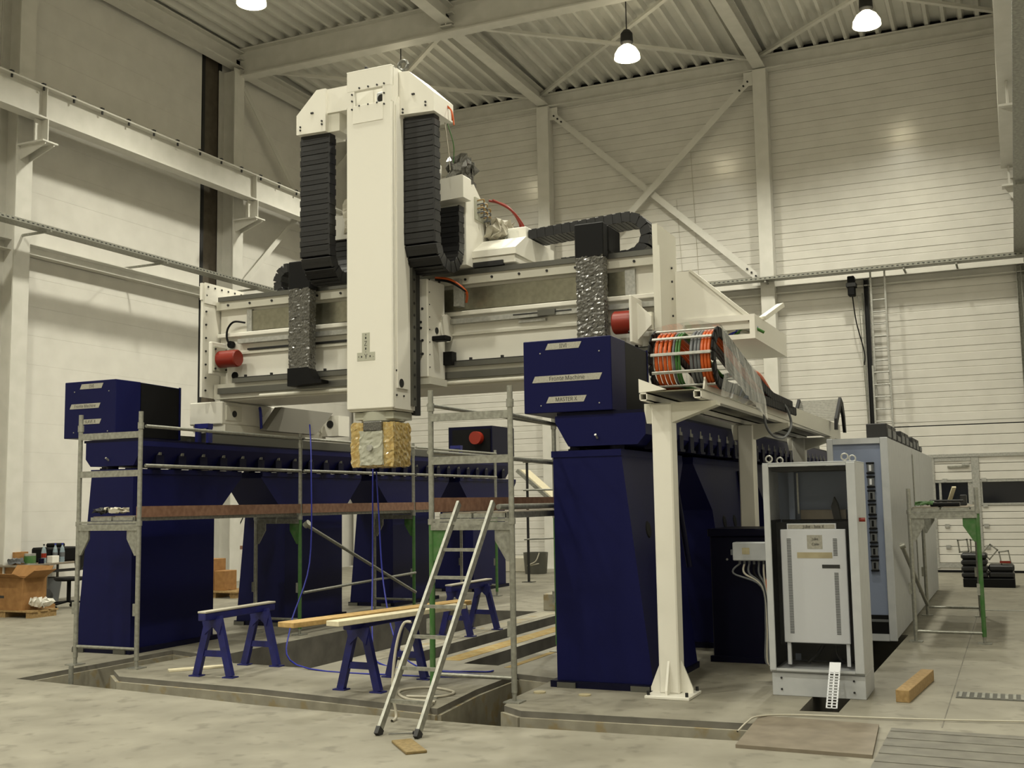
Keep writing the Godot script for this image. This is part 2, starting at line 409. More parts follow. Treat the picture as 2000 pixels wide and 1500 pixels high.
func build_steel() -> void:
	var cols := [-16.55, -10.84, -5.11, 0.62]
	# cross girder along x
	for zg in [[-20.95, "deep pale steel roof girder crossing the hall above the machine"], [-8.55, "pale steel roof girder overhead nearest the camera, above the frame"]]:
		var g := th("roof_girder", zg[1], "beam", Vector3(-8, 12.0, zg[0]))
		ibeam(g, "girder", M.steel, Vector3(XL + 0.1, 12.0, zg[0]), Vector3(XR, 12.0, zg[0]), 0.69, 0.32, 0.035, 0.02)
	var names := ["pale steel eave beam along the top of the left wall", "pale steel roof beam above the column left of the wall braces", "pale steel roof beam above the column right of the wall braces", "pale steel eave beam along the top of the right wall"]
	for i in 4:
		var t := th("roof_beam", names[i], "beam", Vector3(cols[i], 12.15, -17), "longitudinal roof beams")
		ibeam(t, "rear_span", M.steel, Vector3(cols[i], 12.15, ZB + 0.1), Vector3(cols[i], 12.15, -20.8), 0.32, 0.30, 0.03)
		ibeam(t, "middle_span", M.steel, Vector3(cols[i], 12.22, -21.1), Vector3(cols[i], 12.22, -8.7), 0.42, 0.30, 0.03)
	var e := th("eave_beam", "pale steel eave beam along the top of the back wall", "beam", Vector3(-8, 12.1, ZB + 0.15))
	ibeam(e, "beam", M.steel, Vector3(XL, 12.1, ZB + 0.16), Vector3(XR, 12.1, ZB + 0.16), 0.36, 0.26, 0.03)
	# columns on the back wall
	var cl := ["pale steel column in the back corner of the left wall", "pale steel column on the back wall left of the diagonal braces", "pale steel column on the back wall right of the diagonal braces", "pale steel column in the back corner at the right"]
	for i in 4:
		var t := th("wall_column", cl[i], "column", Vector3(cols[i], 0, ZB + 0.2), "steel columns on the walls")
		bx(t, "shaft", M.steel, cols[i] - 0.165, cols[i] + 0.165, 0, 12.1, ZB + 0.01, ZB + 0.34, 0.008)
		bx(t, "base_plate", M.steel, cols[i] - 0.24, cols[i] + 0.24, 0, 0.03, ZB + 0.01, ZB + 0.42)
	# columns on the left wall: open I sections with a crane corbel
	var lc := [[-14.55, "pale steel crane column at the left picture edge"], [-20.78, "pale steel crane column beside the dark infill strip"], [-8.3, "pale steel crane column on the left wall outside the frame"]]
	for q in lc:
		var z: float = q[0]
		var t := th("crane_column", q[1], "column", Vector3(-16.6, 0, z), "crane columns on the left wall")
		var b := MB.new()
		b.bb(XL, XL + 0.03, 0, 12.15, z - 0.18, z + 0.18); b.bb(-16.45, -16.42, 0, 12.15, z - 0.18, z + 0.18); b.bb(XL + 0.03, -16.45, 0, 12.15, z - 0.012, z + 0.012)
		put(b, t, "shaft", M.steel)
		for zz in [-0.1, 0.1]:
			pz(t, "corbel_plate", M.steel, [Vector2(-16.42, 8.15), Vector2(-15.8, 8.36), Vector2(-15.8, 8.40), Vector2(-16.42, 8.40)], z + zz - 0.01, z + zz + 0.01)
		bx(t, "corbel_seat", M.steel, -16.42, -15.78, 8.40, 8.43, z - 0.18, z + 0.18)
		var s := MB.new(); s.bb(-16.2, -15.85, 8.43, 8.86, z - 0.012, z + 0.012); s.bb(-16.04, -16.01, 8.43, 8.86, z - 0.15, z + 0.15)
		put(s, t, "bearing_post", M.steel)
		bx(t, "tie_plate", M.steel, -16.42, -16.1, 9.2, 9.23, z - 0.1, z + 0.1)
	# crane runways
	for side in [0, 1]:
		var xc: float = [-16.02, 0.27][side]
		var t := th("crane_runway", ["pale crane runway beam with rail along the left wall", "pale crane runway beam hanging in at the upper right corner"][side], "crane runway", Vector3(xc, 8.86, -17), "crane runways")
		var z0 := -26.3
		var z1 := 0.0 if side == 0 else -9.0
		ibeam(t, "beam", M.steel, Vector3(xc, 8.87, z0), Vector3(xc, 8.87, z1), 0.62, 0.28 if side == 0 else 0.30, 0.03, 0.02)
		bx(t, "rail", M.steel, xc - 0.03, xc + 0.03, 9.49, 9.54, z0, z1)
		var z := z0 + 0.3
		while z < -10.0:
			var s2 := -1.0 if side == 1 else 1.0
			var cb := MB.new(); cb.bb(xc + s2 * 0.10 - 0.03, xc + s2 * 0.10 + 0.03, 9.49, 9.53, z - 0.035, z + 0.035); cb.tube(Vector3(xc + s2 * 0.11, 9.40, z), Vector3(xc + s2 * 0.11, 9.47, z), 0.022, 6)
			put(cb, t, "rail_clip", M.dark)
			z += 0.72
		for zs in [-26.2, -20.78, -14.55]:
			bx(t, "stiffener", M.steel, xc - 0.13, xc + 0.13, 8.9, 9.46, zs - 0.01, zs + 0.01)
	for zz in [-26.2, -20.7, -14.5]:
		var t2 := th("runway_bracket", "pale bracket carrying the right crane runway, at %s of the wall" % ["the far end", "the middle", "the near end"][[-26.2, -20.7, -14.5].find(zz)], "bracket", Vector3(0.5, 8.2, zz), "right runway brackets")
		px(t2, "web", M.steel, [Vector2(zz - 0.12, 8.86), Vector2(zz + 0.12, 8.86), Vector2(zz + 0.10, 8.45), Vector2(zz - 0.10, 8.45)], 0.25, 0.29)
		bx(t2, "seat", M.steel, 0.12, 0.45 if zz < -26.0 else XR, 8.41, 8.45, zz - 0.16, zz + 0.16)
		pz(t2, "gusset", M.steel, [Vector2(0.16, 8.41), Vector2(0.45 if zz < -26.0 else XR, 8.41), Vector2(0.45 if zz < -26.0 else XR, 7.95)], zz - 0.01, zz + 0.01)
	# roof bracing
	var k := 0
	for bay in [[0, 1], [1, 2], [2, 3]]:
		for d in 2:
			var a := Vector3(cols[bay[d]], 12.38 - d * 0.07, ZB + 0.4); var c := Vector3(cols[bay[1 - d]], 12.38 - d * 0.07, -21.15)
			var b := MB.new(); bar(b, a, c, 0.10, 0.07)
			var side_words: String = ["left", "middle", "right"][k / 2]
			tag(put(b, self, "roof_brace", M.steel), "slim diagonal roof brace in the %s rear roof bay, rising to the %s" % [side_words, ["right", "left"][d]], "brace", "diagonal roof braces"); k += 1
	# wall bracing
	for d in 2:
		var b := MB.new()
		var yy := [11.9, 6.95]
		var a := Vector3(-10.62, yy[d], ZB + 0.22 + d * 0.09); var c := Vector3(-5.32, yy[1 - d], ZB + 0.22 + d * 0.09)
		bar(b, a, c, 0.16, 0.012, Vector3(0, 0, 1)); bar(b, a + Vector3(0, 0, -0.04), c + Vector3(0, 0, -0.04), 0.012, 0.09, Vector3(0, 0, 1))
		var t := th("wall_brace", ["long diagonal brace on the back wall falling to the right", "long diagonal brace on the back wall rising to the right"][d], "brace", Vector3(-8, 6.9, ZB + 0.25), "diagonal back wall braces")
		put(b, t, "flat", M.steel)
		for e2 in [a, c]:
			var g := MB.new(); g.box(e2, Vector3(0.34, 0.34, 0.015)); put(g, t, "gusset_plate", M.steel)
			for q in 3:
				var dir: Vector3 = (c - a).normalized() * (1.0 if e2 == a else -1.0)
				tb(t, "bolt", M.dark, e2 + dir * (0.1 + q * 0.14) + Vector3(0, 0, 0.005), e2 + dir * (0.1 + q * 0.14) + Vector3(0, 0, 0.04), 0.025, 6)
	var lb := [[11.9, -21.2, 7.05, -26.2], [7.05, -21.2, 11.9, -26.2]]
	for d in 2:
		var q: Array = lb[d]
		var b := MB.new(); bar(b, Vector3(-16.62 + d * 0.06, q[0], q[1]), Vector3(-16.62 + d * 0.06, q[2], q[3]), 0.14, 0.012, Vector3.RIGHT)
		tag(put(b, self, "wall_brace", M.steel), ["diagonal brace on the left wall falling away from the corner column", "diagonal brace on the left wall rising away from the corner column"][d], "brace", "diagonal left wall braces")
	# girts below the trays
	var gt := th("wall_girt", "pale horizontal girt across the back wall under the cable tray", "beam", Vector3(-8, 6.55, ZB + 0.1))
	var gp := MB.new(); gp.bb(XL, XR, 6.55, 6.565, ZB, ZB + 0.2); gp.bb(XL, XR, 6.725, 6.74, ZB, ZB + 0.2); gp.bb(XL, XR, 6.55, 6.74, ZB + 0.0, ZB + 0.02)
	put(gp, gt, "channel", M.steel)
	var gl := th("wall_girt", "pale horizontal girt along the left wall under the cable tray", "beam", Vector3(XL + 0.1, 6.5, -17))
	var gm := MB.new(); gm.bb(XL, XL + 0.22, 6.50, 6.515, ZB, -3.0); gm.bb(XL, XL + 0.22, 6.69, 6.705, ZB, -3.0); gm.bb(XL, XL + 0.02, 6.50, 6.70, ZB, -3.0)
	put(gm, gl, "channel", M.steel)

func cable_tray(label: String, a: Vector3, c: Vector3, w: float, br: Array) -> void:
	var t := th("cable_tray", label, "cable tray", (a + c) / 2, "perforated cable trays")
	var along := (c - a).normalized()
	var s := Vector3.UP.cross(along).normalized()
	var b := MB.new()
	bar(b, a, c, w, 0.006)
	for q in [-1, 1]:
		bar(b, a + s * w / 2 * q + Vector3(0, 0.03, 0), c + s * w / 2 * q + Vector3(0, 0.03, 0), 0.004, 0.07)
	put(b, t, "tray", M.galv)
	var cb := MB.new()
	for q in 3: cb.tube(a + s * (q - 1) * w * 0.25 + Vector3(0, 0.025, 0), c + s * (q - 1) * w * 0.25 + Vector3(0, 0.025, 0), 0.018, 6)
	put(cb, t, "cables", M.cgrey)
	# rows of punched slots in the outer flange
	var holes := MB.new()
	var l := a.distance_to(c)
	var x := 0.1
	while x < l:
		var q2 := a + along * x + Vector3(0, 0.03, 0)
		for sd in [-1, 1]: bar(holes, q2 + s * (w / 2 + 0.0025) * sd, q2 + along * 0.05 + s * (w / 2 + 0.0025) * sd, 0.002, 0.02)
		x += 0.11
	var ho := put(holes, t, "slots", M.dark); ho.set_meta("kind", "stuff")
	for q in br:
		bx(t, "bracket", M.galv, q[0], q[1], q[2], q[3], q[4], q[5])

func build_trays() -> void:
	var bl := []
	for z in [-24.0, -20.78, -17.6, -14.55, -11.0]: bl.append([-16.41 if z == -20.78 or z == -14.55 else XL + 0.005, -15.7, 6.72, 6.76, z - 0.02, z + 0.02])
	cable_tray("perforated galvanised cable tray along the left wall", Vector3(-15.95, 6.79, -25.9), Vector3(-15.95, 6.79, -3.0), 0.30, bl)
	var bb2 := []
	for x in [-14.0, -10.9, -8.0, -5.1, -2.0, -0.9]: bb2.append([x - 0.02, x + 0.02, 6.76, 6.80, ZB + (0.345 if x == -10.9 or x == -5.1 else 0.005), ZB + 0.66])
	cable_tray("perforated galvanised cable tray across the back wall", Vector3(-15.78, 6.83, ZB + 0.5), Vector3(0.55, 6.83, ZB + 0.5), 0.30, bb2)
	cable_tray("perforated cable tray running towards the camera at the right", Vector3(0.42, 6.9, ZB + 0.5), Vector3(0.42, 6.9, -9.0), 0.30, [[0.3, XR - 0.005, 6.84, 6.88, -20.0, -19.96]])

func build_lamps() -> void:
	var pos := []
	for z in [-22.4, -16.4, -10.2, -4.0, 2.2, 8.4]:
		for x in [-12.7, -7.4, -2.2]: pos.append(Vector3(x, 11.2, z))
	pos[0] = Vector3(-12.9, 11.2, -22.4); pos[1] = Vector3(-7.11, 11.2, -22.12); pos[2] = Vector3(-2.2, 11.2, -22.7)
	var lab := {0: "round high-bay lamp hidden behind the tall white column", 1: "glowing high-bay lamp hanging at the roof brace crossing, middle of the picture", 2: "glowing high-bay lamp hanging at the upper right", 3: "glowing high-bay lamp cut by the top edge at the left"}
	var words := ["left", "middle", "right"]
	for i in pos.size():
		var p: Vector3 = pos[i]
		var l: String = lab.get(i, "high-bay lamp outside the frame, %s file, %s row from the back wall" % [words[i % 3], ["first", "second", "third", "fourth", "fifth", "sixth"][i / 3]])
		var t := th("high_bay_lamp", l, "lamp", p - Vector3(0, 0.1, 0), "high-bay lamps")
		tb(t, "hanger", M.dark, p + Vector3(0, 0.62, 0), p + Vector3(0, 1.70, 0), 0.012, 6)
		var b := MB.new(); b.lathe([[0.0, 0.64], [0.07, 0.64], [0.13, 0.56], [0.14, 0.36], [0.10, 0.30], [0.0, 0.30]], p)
		put(b, t, "gear_housing", M.dark)
		var s := MB.new(); s.lathe([[0.10, 0.30], [0.20, 0.22], [0.27, 0.10], [0.28, 0.0], [0.26, 0.0], [0.24, 0.10], [0.16, 0.20], [0.0, 0.22]], p, Vector3.UP, 24)
		put(s, t, "reflector", M.lamp)
		var li := SpotLight3D.new(); li.name = "light"
		li.light_color = LAMP_COLOR; li.light_energy = LAMP_ENERGY; li.spot_angle = 72.0; li.spot_angle_attenuation = 0.6
		li.spot_range = 60.0; li.spot_attenuation = 2.0; li.shadow_enabled = true; li.light_size = 0.22
		li.rotation_degrees = Vector3(-90, 0, 0); li.position = Vector3(0, -0.02 + 0.1, 0)
		t.add_child(li)

func build_door() -> void:
	# sectional door in the back wall with a wicket door and a glazed strip
	var z := ZB + 0.06
	var d := Node3D.new(); d.name = "door_1"; add_child(d); d.position = Vector3(-0.8, 0, z); wstruct(d)
	var x0 := -2.75
	var x1 := XR
	var segs := [0.03, 0.56, 1.02, 1.46, 2.02, 2.56, 3.24]
	for i in 6:
		if i == 3: continue
		for k in 3:
			var ya: float = segs[i] + (segs[i + 1] - segs[i]) * k / 3.0
			var yb: float = segs[i] + (segs[i + 1] - segs[i]) * (k + 1) / 3.0
			bx(d, "panel", M.siding, x0, x1, ya + 0.006, yb - 0.004, z, z + 0.05, 0.008)
	bx(d, "bottom_seal", M.black, x0, x1, 0.0, 0.05, z, z + 0.07)
	bx(d, "top_rail", M.alu, x0, x1, 2.53, 2.60, z + 0.051, z + 0.09)
	# glazing strip
	bx(d, "glazing_rail", M.alu, x0, x1, 1.46, 1.51, z, z + 0.07); bx(d, "glazing_rail", M.alu, x0, x1, 1.97, 2.02, z, z + 0.07)
	for q in [[-2.7, -1.55], [-1.50, -0.95], [-0.66, 1.0]]:
		bx(d, "pane", M.window, q[0], q[1], 1.51, 1.97, z + 0.01, z + 0.03)
	for q in [[-1.55, -1.50], [-0.95, -0.66]]:
		bx(d, "mullion", M.alu, q[0], q[1], 1.511, 1.969, z, z + 0.045)
	# wicket door frame
	for q in [[-1.75, -1.62, 0.08, 2.525], [-0.86, -0.70, 0.08, 2.525], [-1.619, -0.861, 2.44, 2.525]]:
		bx(d, "wicket_frame", M.alu, q[0], q[1], q[2], q[3], z + 0.05, z + 0.075, 0.005)
	bx(d, "wicket_frame", M.alu, -1.62, -0.86, 0.10, 0.20, z + 0.05, z + 0.07)
	bx(d, "door_closer", M.galv, -1.35, -0.92, 2.30, 2.34, z + 0.05, z + 0.10)
	bx(d, "closer_body", M.alu, -1.05, -0.90, 2.34, 2.40, z + 0.05, z + 0.12)
	for y in [0.56, 1.02, 1.46, 2.02, 2.56]:
		for x in [-1.68, -1.42, -0.62]:
			bx(d, "hinge", M.alu, x - 0.05, x + 0.05, y - 0.04, y + 0.04, z + 0.05, z + 0.085)
	bx(d, "header", M.siding, x0 - 0.05, x1, 3.26, 3.30, z, z + 0.05)
	bx(d, "header_gap", M.black, x0, x1, 3.235, 3.262, z, z + 0.04)
	for x in [-2.88, 0.34]:
		var g := MB.new(); g.bb(x - 0.05, x + 0.05, 0, 6.7, z + 0.02, z + 0.03); g.bb(x - 0.05, x - 0.04, 0, 6.7, z + 0.02, z + 0.16); g.bb(x + 0.04, x + 0.05, 0, 6.7, z + 0.02, z + 0.16)
		put(g, d, "guide_rail", M.dark if x < 0 else M.galv)
	# door operator with its cable
	var t := th("door_operator", "black door motor under the back wall tray with hanging cable", "motor", Vector3(-3.18, 6.2, z + 0.2))
	bx(t, "motor", M.black, -3.26, -3.10, 6.30, 6.76, z + 0.17, z + 0.40, 0.02)
	bx(t, "cap", M.dark, -3.29, -3.07, 6.50, 6.60, z + 0.15, z + 0.42, 0.01)
	sw(t, "cable", M.black, [Vector3(-3.18, 6.3, z + 0.2), Vector3(-3.12, 5.7, z + 0.22), Vector3(-2.98, 5.0, z + 0.2), Vector3(-3.0, 4.7, z + 0.15)], 0.015)
	tb(t, "hand_chain", M.galv, Vector3(-3.05, 6.3, z + 0.2), Vector3(-2.96, 3.0, z + 0.2), 0.012, 5)
	bx(t, "conduit", M.galv, -3.0, -2.97, 2.9, 6.4, z - 0.02, z + 0.04)
	# wall ladder
	var l := th("wall_ladder", "slim two-part aluminium ladder leaning on the back wall by the door", "ladder", Vector3(-2.6, 0, z + 0.3), "ladders")
	for q in [[-2.76, 3.9, 6.86, 0.20], [-2.45, 3.9, 6.86, 0.20], [-2.80, 0.0, 4.66, 0.26], [-2.43, 0.0, 4.66, 0.26]]:
		bx(l, "stile", M.alu, q[0] - 0.02, q[0] + 0.02, q[1], q[2], z + q[3], z + q[3] + 0.05)
	var y2 := 0.3
	while y2 < 6.7:
		tb(l, "rung", M.alu, Vector3(-2.78, y2, z + (0.28 if y2 < 4.6 else 0.22)), Vector3(-2.44, y2, z + (0.28 if y2 < 4.6 else 0.22)), 0.018, 6)
		y2 += 0.28
	# thin wires hanging on the back wall
	for q in [[-7.35, 9.2], [-6.95, 10.6]]:
		tag(tb(self, "hanging_wire", M.hose, Vector3(q[0], q[1], ZB + 0.03), Vector3(q[0] + 0.1, 7.0, ZB + 0.03), 0.005, 5), "thin wire hanging on the back wall, %s of two" % ["left", "right"][0 if q[0] < -7.1 else 1], "wire", "wires on the back wall")

# ---------- machine ----------
func pedestal(label: String, side: int, z0: float, z1: float, first: bool, last: bool) -> void:
	# side -1: left row (outer slope on the left), +1: right row (outer slope on the right)
	var xi := -3.96 if side > 0 else -9.57
	var xt := -3.29 if side > 0 else -10.22
	var xb := -3.03 if side > 0 else -10.42
	var t := th("bed_pedestal", label, "pedestal", Vector3((xi + xb) / 2, 0, (z0 + z1) / 2), "blue machine pedestals")
	var b := MB.new()
	var fl0 := 0.0 if first else 0.56
	var fl1 := 0.56
	var lv := [[0.06, 0.0, 0.0], [1.57, 0.0, 0.0], [2.09, fl0, fl1], [2.11, fl0, fl1]]
	for i in 3:
		var q := []
		for k in 2:
			var l: Array = lv[i + k]
			var xo := lerpf(xb, xt, l[0] / 2.17)
			q.append_array([Vector3(xi, l[0], z0 + l[1]), Vector3(xo, l[0], z0 + l[1]), Vector3(xo, l[0], z1 - l[2]), Vector3(xi, l[0], z1 - l[2])])
		b.hexa(q)
	put(b, t, "body", M.blue)
	var s := -1.0 if side > 0 else 1.0
	bx(t, "top_plate", M.blue, xi + s * 0.015, xt - s * 0.01, 2.11, 2.17, z0 + fl0 * 0.97 + 0.01, z1 - fl1 * 0.97)
	bx(t, "foot_plate", M.bluedk, xi + s * 0.05, xb - s * 0.0, 0.0, 0.06, z0 + 0.05, z1 - 0.05)
	for q in [[0.12, 0.1], [0.88, 0.1], [0.12, -0.1], [0.88, -0.1]]:
		var x := lerpf(xi, xb, q[0]); var z := z0 - 0.02 if q[1] > 0 else z1 + 0.02
		bx(t, "levelling_wedge", M.rail, x - 0.09, x + 0.09, 0.0, 0.05, z - 0.04, z + 0.09)
	# oval hand hole with its cover on the outer slope
	if side > 0:
		for zz in [0.33, 0.68]:
			var c := MB.new(); c.lathe([[0.0, 0.0], [0.07, 0.0], [0.085, -0.01]], Vector3(lerpf(xb, xt, 1.45 / 2.17) + 0.012, 1.42, lerpf(z0, z1, zz)), Vector3(1, 0.12, 0).normalized(), 14)
			put(c, t, "lifting_hole", M.black)
		tb(t, "drain_pipe", M.bluedk, Vector3(lerpf(xb, xt, 0.9), 2.05, z1 - 0.1), Vector3(lerpf(xb, xt, 0.4) + 0.02, 1.0, z1 - 0.1), 0.03, 8)

func machine_bed(label: String, side: int, z0: float, z1: float) -> void:
	var s := 1.0 if side > 0 else -1.0
	var cx := -3.47 if side > 0 else -9.93
	var t := th("machine_bed", label, "machine bed", Vector3(cx, 2.17, (z0 + z1) / 2), "blue machine beds")
	var P := func(a: float, y: float) -> Vector2: return Vector2(cx + a * s, y)
	# inner side is at -s: chamfered lower edges
	pz(t, "body", M.blue, [P.call(-0.47, 2.50), P.call(-0.47, 2.44), P.call(-0.37, 2.26), P.call(-0.34, 2.21), P.call(0.34, 2.21), P.call(0.42, 2.30), P.call(0.42, 2.50)], z0, z1)
	bx(t, "way_cover", M.bluedk, cx - 0.45, cx + 0.40, 2.50, 2.53, z0, z1)
	for q in [-0.30, 0.26]:
		bx(t, "guide_rail", M.rail, cx + q - 0.035, cx + q + 0.035, 2.53, 2.66, z0 - 1.35, z1 + (0.1 if side > 0 else 1.1))
	bx(t, "rack", M.rail, cx - 0.02, cx + 0.05, 2.53, 2.60, z0 - 1.35, z1 + (0.1 if side > 0 else 1.1))
	# clamping brackets, studs and levelling screws along both lower edges
	var z := z0 - 0.35
	while z > z1 + 0.2:
		for sd in [-1.0, 1.0]:
			var xo: float = cx + sd * 0.385
			var b := MB.new(); b.bb(xo - 0.05, xo + 0.05, 2.175, 2.34, z - 0.07, z + 0.07); b.bb(xo - 0.06 * sd, xo + 0.06 * sd, 2.175, 2.20, z - 0.09, z + 0.09)
			put(b, t, "clamp_bracket", M.bluedk)
			var n := MB.new(); n.tube(Vector3(xo + sd * 0.03, 2.18, z), Vector3(xo + sd * 0.03, 2.42, z), 0.016, 6); n.tube(Vector3(xo + sd * 0.03, 2.34, z), Vector3(xo + sd * 0.03, 2.375, z), 0.032, 6)
			put(n, t, "levelling_screw", M.rail)
		z -= 0.40
	tb(t, "grease_nipple", M.alu, Vector3(cx - 0.05, 2.28, z0 + 0.0), Vector3(cx - 0.05, 2.31, z0 + 0.05), 0.012, 6)
	tb(t, "support_foot", M.bluedk, Vector3(cx + 0.1 * s, 2.172, z0 - 0.12), Vector3(cx + 0.1 * s, 2.24, z0 - 0.12), 0.07, 10)

func tape(par: Node, x0: float, x1: float, y0: float, h: float, z: float, s: String) -> void:
	var sl := 0.03
	var b := MB.new()
	b.prism(PackedVector2Array([Vector2(x0, y0), Vector2(x1 - sl, y0), Vector2(x1, y0 + h), Vector2(x0 + sl, y0 + h)]), Vector3(0, 0, z), Vector3.RIGHT, Vector3.UP, Vector3(0, 0, 0.003))
	put(b, par, "tape_label", M.tape)
	if s != "": text(par, "lettering", s, M.ink, Vector3((x0 + x1) / 2, y0 + h * 0.5, z + 0.003), h * 0.62)

func end_box(label: String, x0: float, x1: float, z0: float, y0: float, y1: float, tp: Array) -> void:
	# folded sheet cover; the rear part of its side is an open dark panel
	var t := th("bed_end_box", label, "machine cover", Vector3((x0 + x1) / 2, y0, z0 - 0.55), "blue bed end boxes")
	bx(t, "cover", M.blue, x0, x1, y0, y1, z0, z0 - 0.42, 0.006)
	px(t, "rear_cover", M.blue, [Vector2(z0 - 0.42, y0), Vector2(z0 - 0.42, y1 - 0.004), Vector2(z0 - 1.14, y1 - 0.02), Vector2(z0 - 1.14, y0)], x0, x1 - 0.012)
	px(t, "side_panel", M.black, [Vector2(z0 - 0.43, y0 + 0.01), Vector2(z0 - 0.43, y1 - 0.012), Vector2(z0 - 1.12, y1 - 0.03), Vector2(z0 - 1.12, y0 + 0.01)], x1 - 0.012, x1 - 0.004)
	bx(t, "edge_strip", M.blue, x1 - 0.012, x1 + 0.004, y0, y1 - 0.01, z0 - 1.12, z0 - 1.15)
	for q in [[0.2, 0.82], [0.87, 0.8], [0.2, 0.1], [0.86, 0.1]]:
		var x := lerpf(x0, x1, q[0]); var y := lerpf(y0, y1, q[1])
		tb(t, "screw", M.alu, Vector3(x, y, z0), Vector3(x, y, z0 + 0.008), 0.007, 6)
	var lh := MB.new(); lh.lathe([[0.0, 0.02], [0.03, 0.02], [0.07, 0.0]], Vector3(x0 + 0.18, y1, z0 - 0.2), Vector3.UP, 10)
	put(lh, t, "cap", M.dark)
	for q in tp: tape(t, q[0], q[1], q[2], q[3], z0 + 0.001, q[4])

func resample(pts: Array, step: float) -> Array:
	var r := [pts[0]]
	var need := step
	for i in pts.size() - 1:
		var a: Vector3 = pts[i]; var b: Vector3 = pts[i + 1]
		var l := a.distance_to(b)
		var done := 0.0
		while l - done >= need:
			done += need; r.append(a.lerp(b, done / l)); need = step
		need -= l - done
	return r
func arc(c: Vector3, u: Vector3, w: Vector3, r: float, a0: float, a1: float, k := 12) -> Array:
	var o := []
	for i in k + 1:
		var a := deg_to_rad(lerpf(a0, a1, float(i) / k))
		o.append(c + u * cos(a) * r + w * sin(a) * r)
	return o
func energy_chain(t: Node, path: Array, across: Vector3, width: float, thick: float, step: float, mat_: Material) -> void:
	var b := MB.new()
	b.bev(Vector3.ZERO, Vector3(width, thick, step * 0.985), 0.006)
	b.box(Vector3(0, thick * 0.5, 0), Vector3(width * 0.84, 0.010, step * 0.10)); b.box(Vector3(0, -thick * 0.5, 0), Vector3(width * 0.84, 0.010, step * 0.10))
	for s in [-1, 1]: b.box(Vector3(s * width * 0.49, 0, step * 0.25), Vector3(width * 0.045, thick * 1.02, step * 0.6))
	var me := b.mesh()
	var p := resample(path, step)
	for i in p.size() - 1:
		var d: Vector3 = (p[i + 1] - p[i]).normalized()
		var o := MeshInstance3D.new(); o.mesh = me; o.name = "link"; o.material_override = mat_
		o.transform = Transform3D(Basis(across, d.cross(across), d), (p[i] + p[i + 1]) * 0.5 - origin(t))
		t.add_child(o, true)

func crumple(par: Node, called: String, m: Material, x0: float, x1: float, y0: float, y1: float, z0: float, z1: float, amp: float, cell: float, sd: int, bulge := 0.0) -> Node:
	var f := FastNoiseLite.new(); f.seed = sd; f.frequency = 1.0; f.fractal_octaves = 3
	var lo := Vector3(x0, y0, minf(z0, z1)); var hi := Vector3(x1, y1, maxf(z0, z1))
	var c := (lo + hi) / 2; var h := (hi - lo) / 2
	var b := MB.new()
	for ax in 3:
		var u := (ax + 1) % 3
		var w := (ax + 2) % 3
		var nu := maxi(2, int(h[u] * 2 / cell)); var nw := maxi(2, int(h[w] * 2 / cell))
		for s in [-1, 1]:
			var g := []
			for i in nu + 1:
				var row := []
				for j in nw + 1:
					var q := Vector3.ZERO
					q[ax] = s * h[ax]; q[u] = lerpf(-h[u], h[u], float(i) / nu); q[w] = lerpf(-h[w], h[w], float(j) / nw)
					var k := Vector3(f.get_noise_3d(q.x * 14, q.y * 26, q.z * 14), f.get_noise_3d(q.x * 14 + 50, q.y * 26, q.z * 14), f.get_noise_3d(q.x * 14, q.y * 26 + 70, q.z * 14)) * amp * 2.0
					var bl := 1.0 - bulge * (pow(absf(q.y / h.y), 6.0))
					row.append(c + Vector3(q.x * bl, q.y, q.z * bl) + k)
				g.append(row)
			for i in nu:
				for j in nw: b.out(g[i][j], g[i + 1][j], g[i + 1][j + 1], g[i][j + 1], c)
	return put(b, par, called, m)

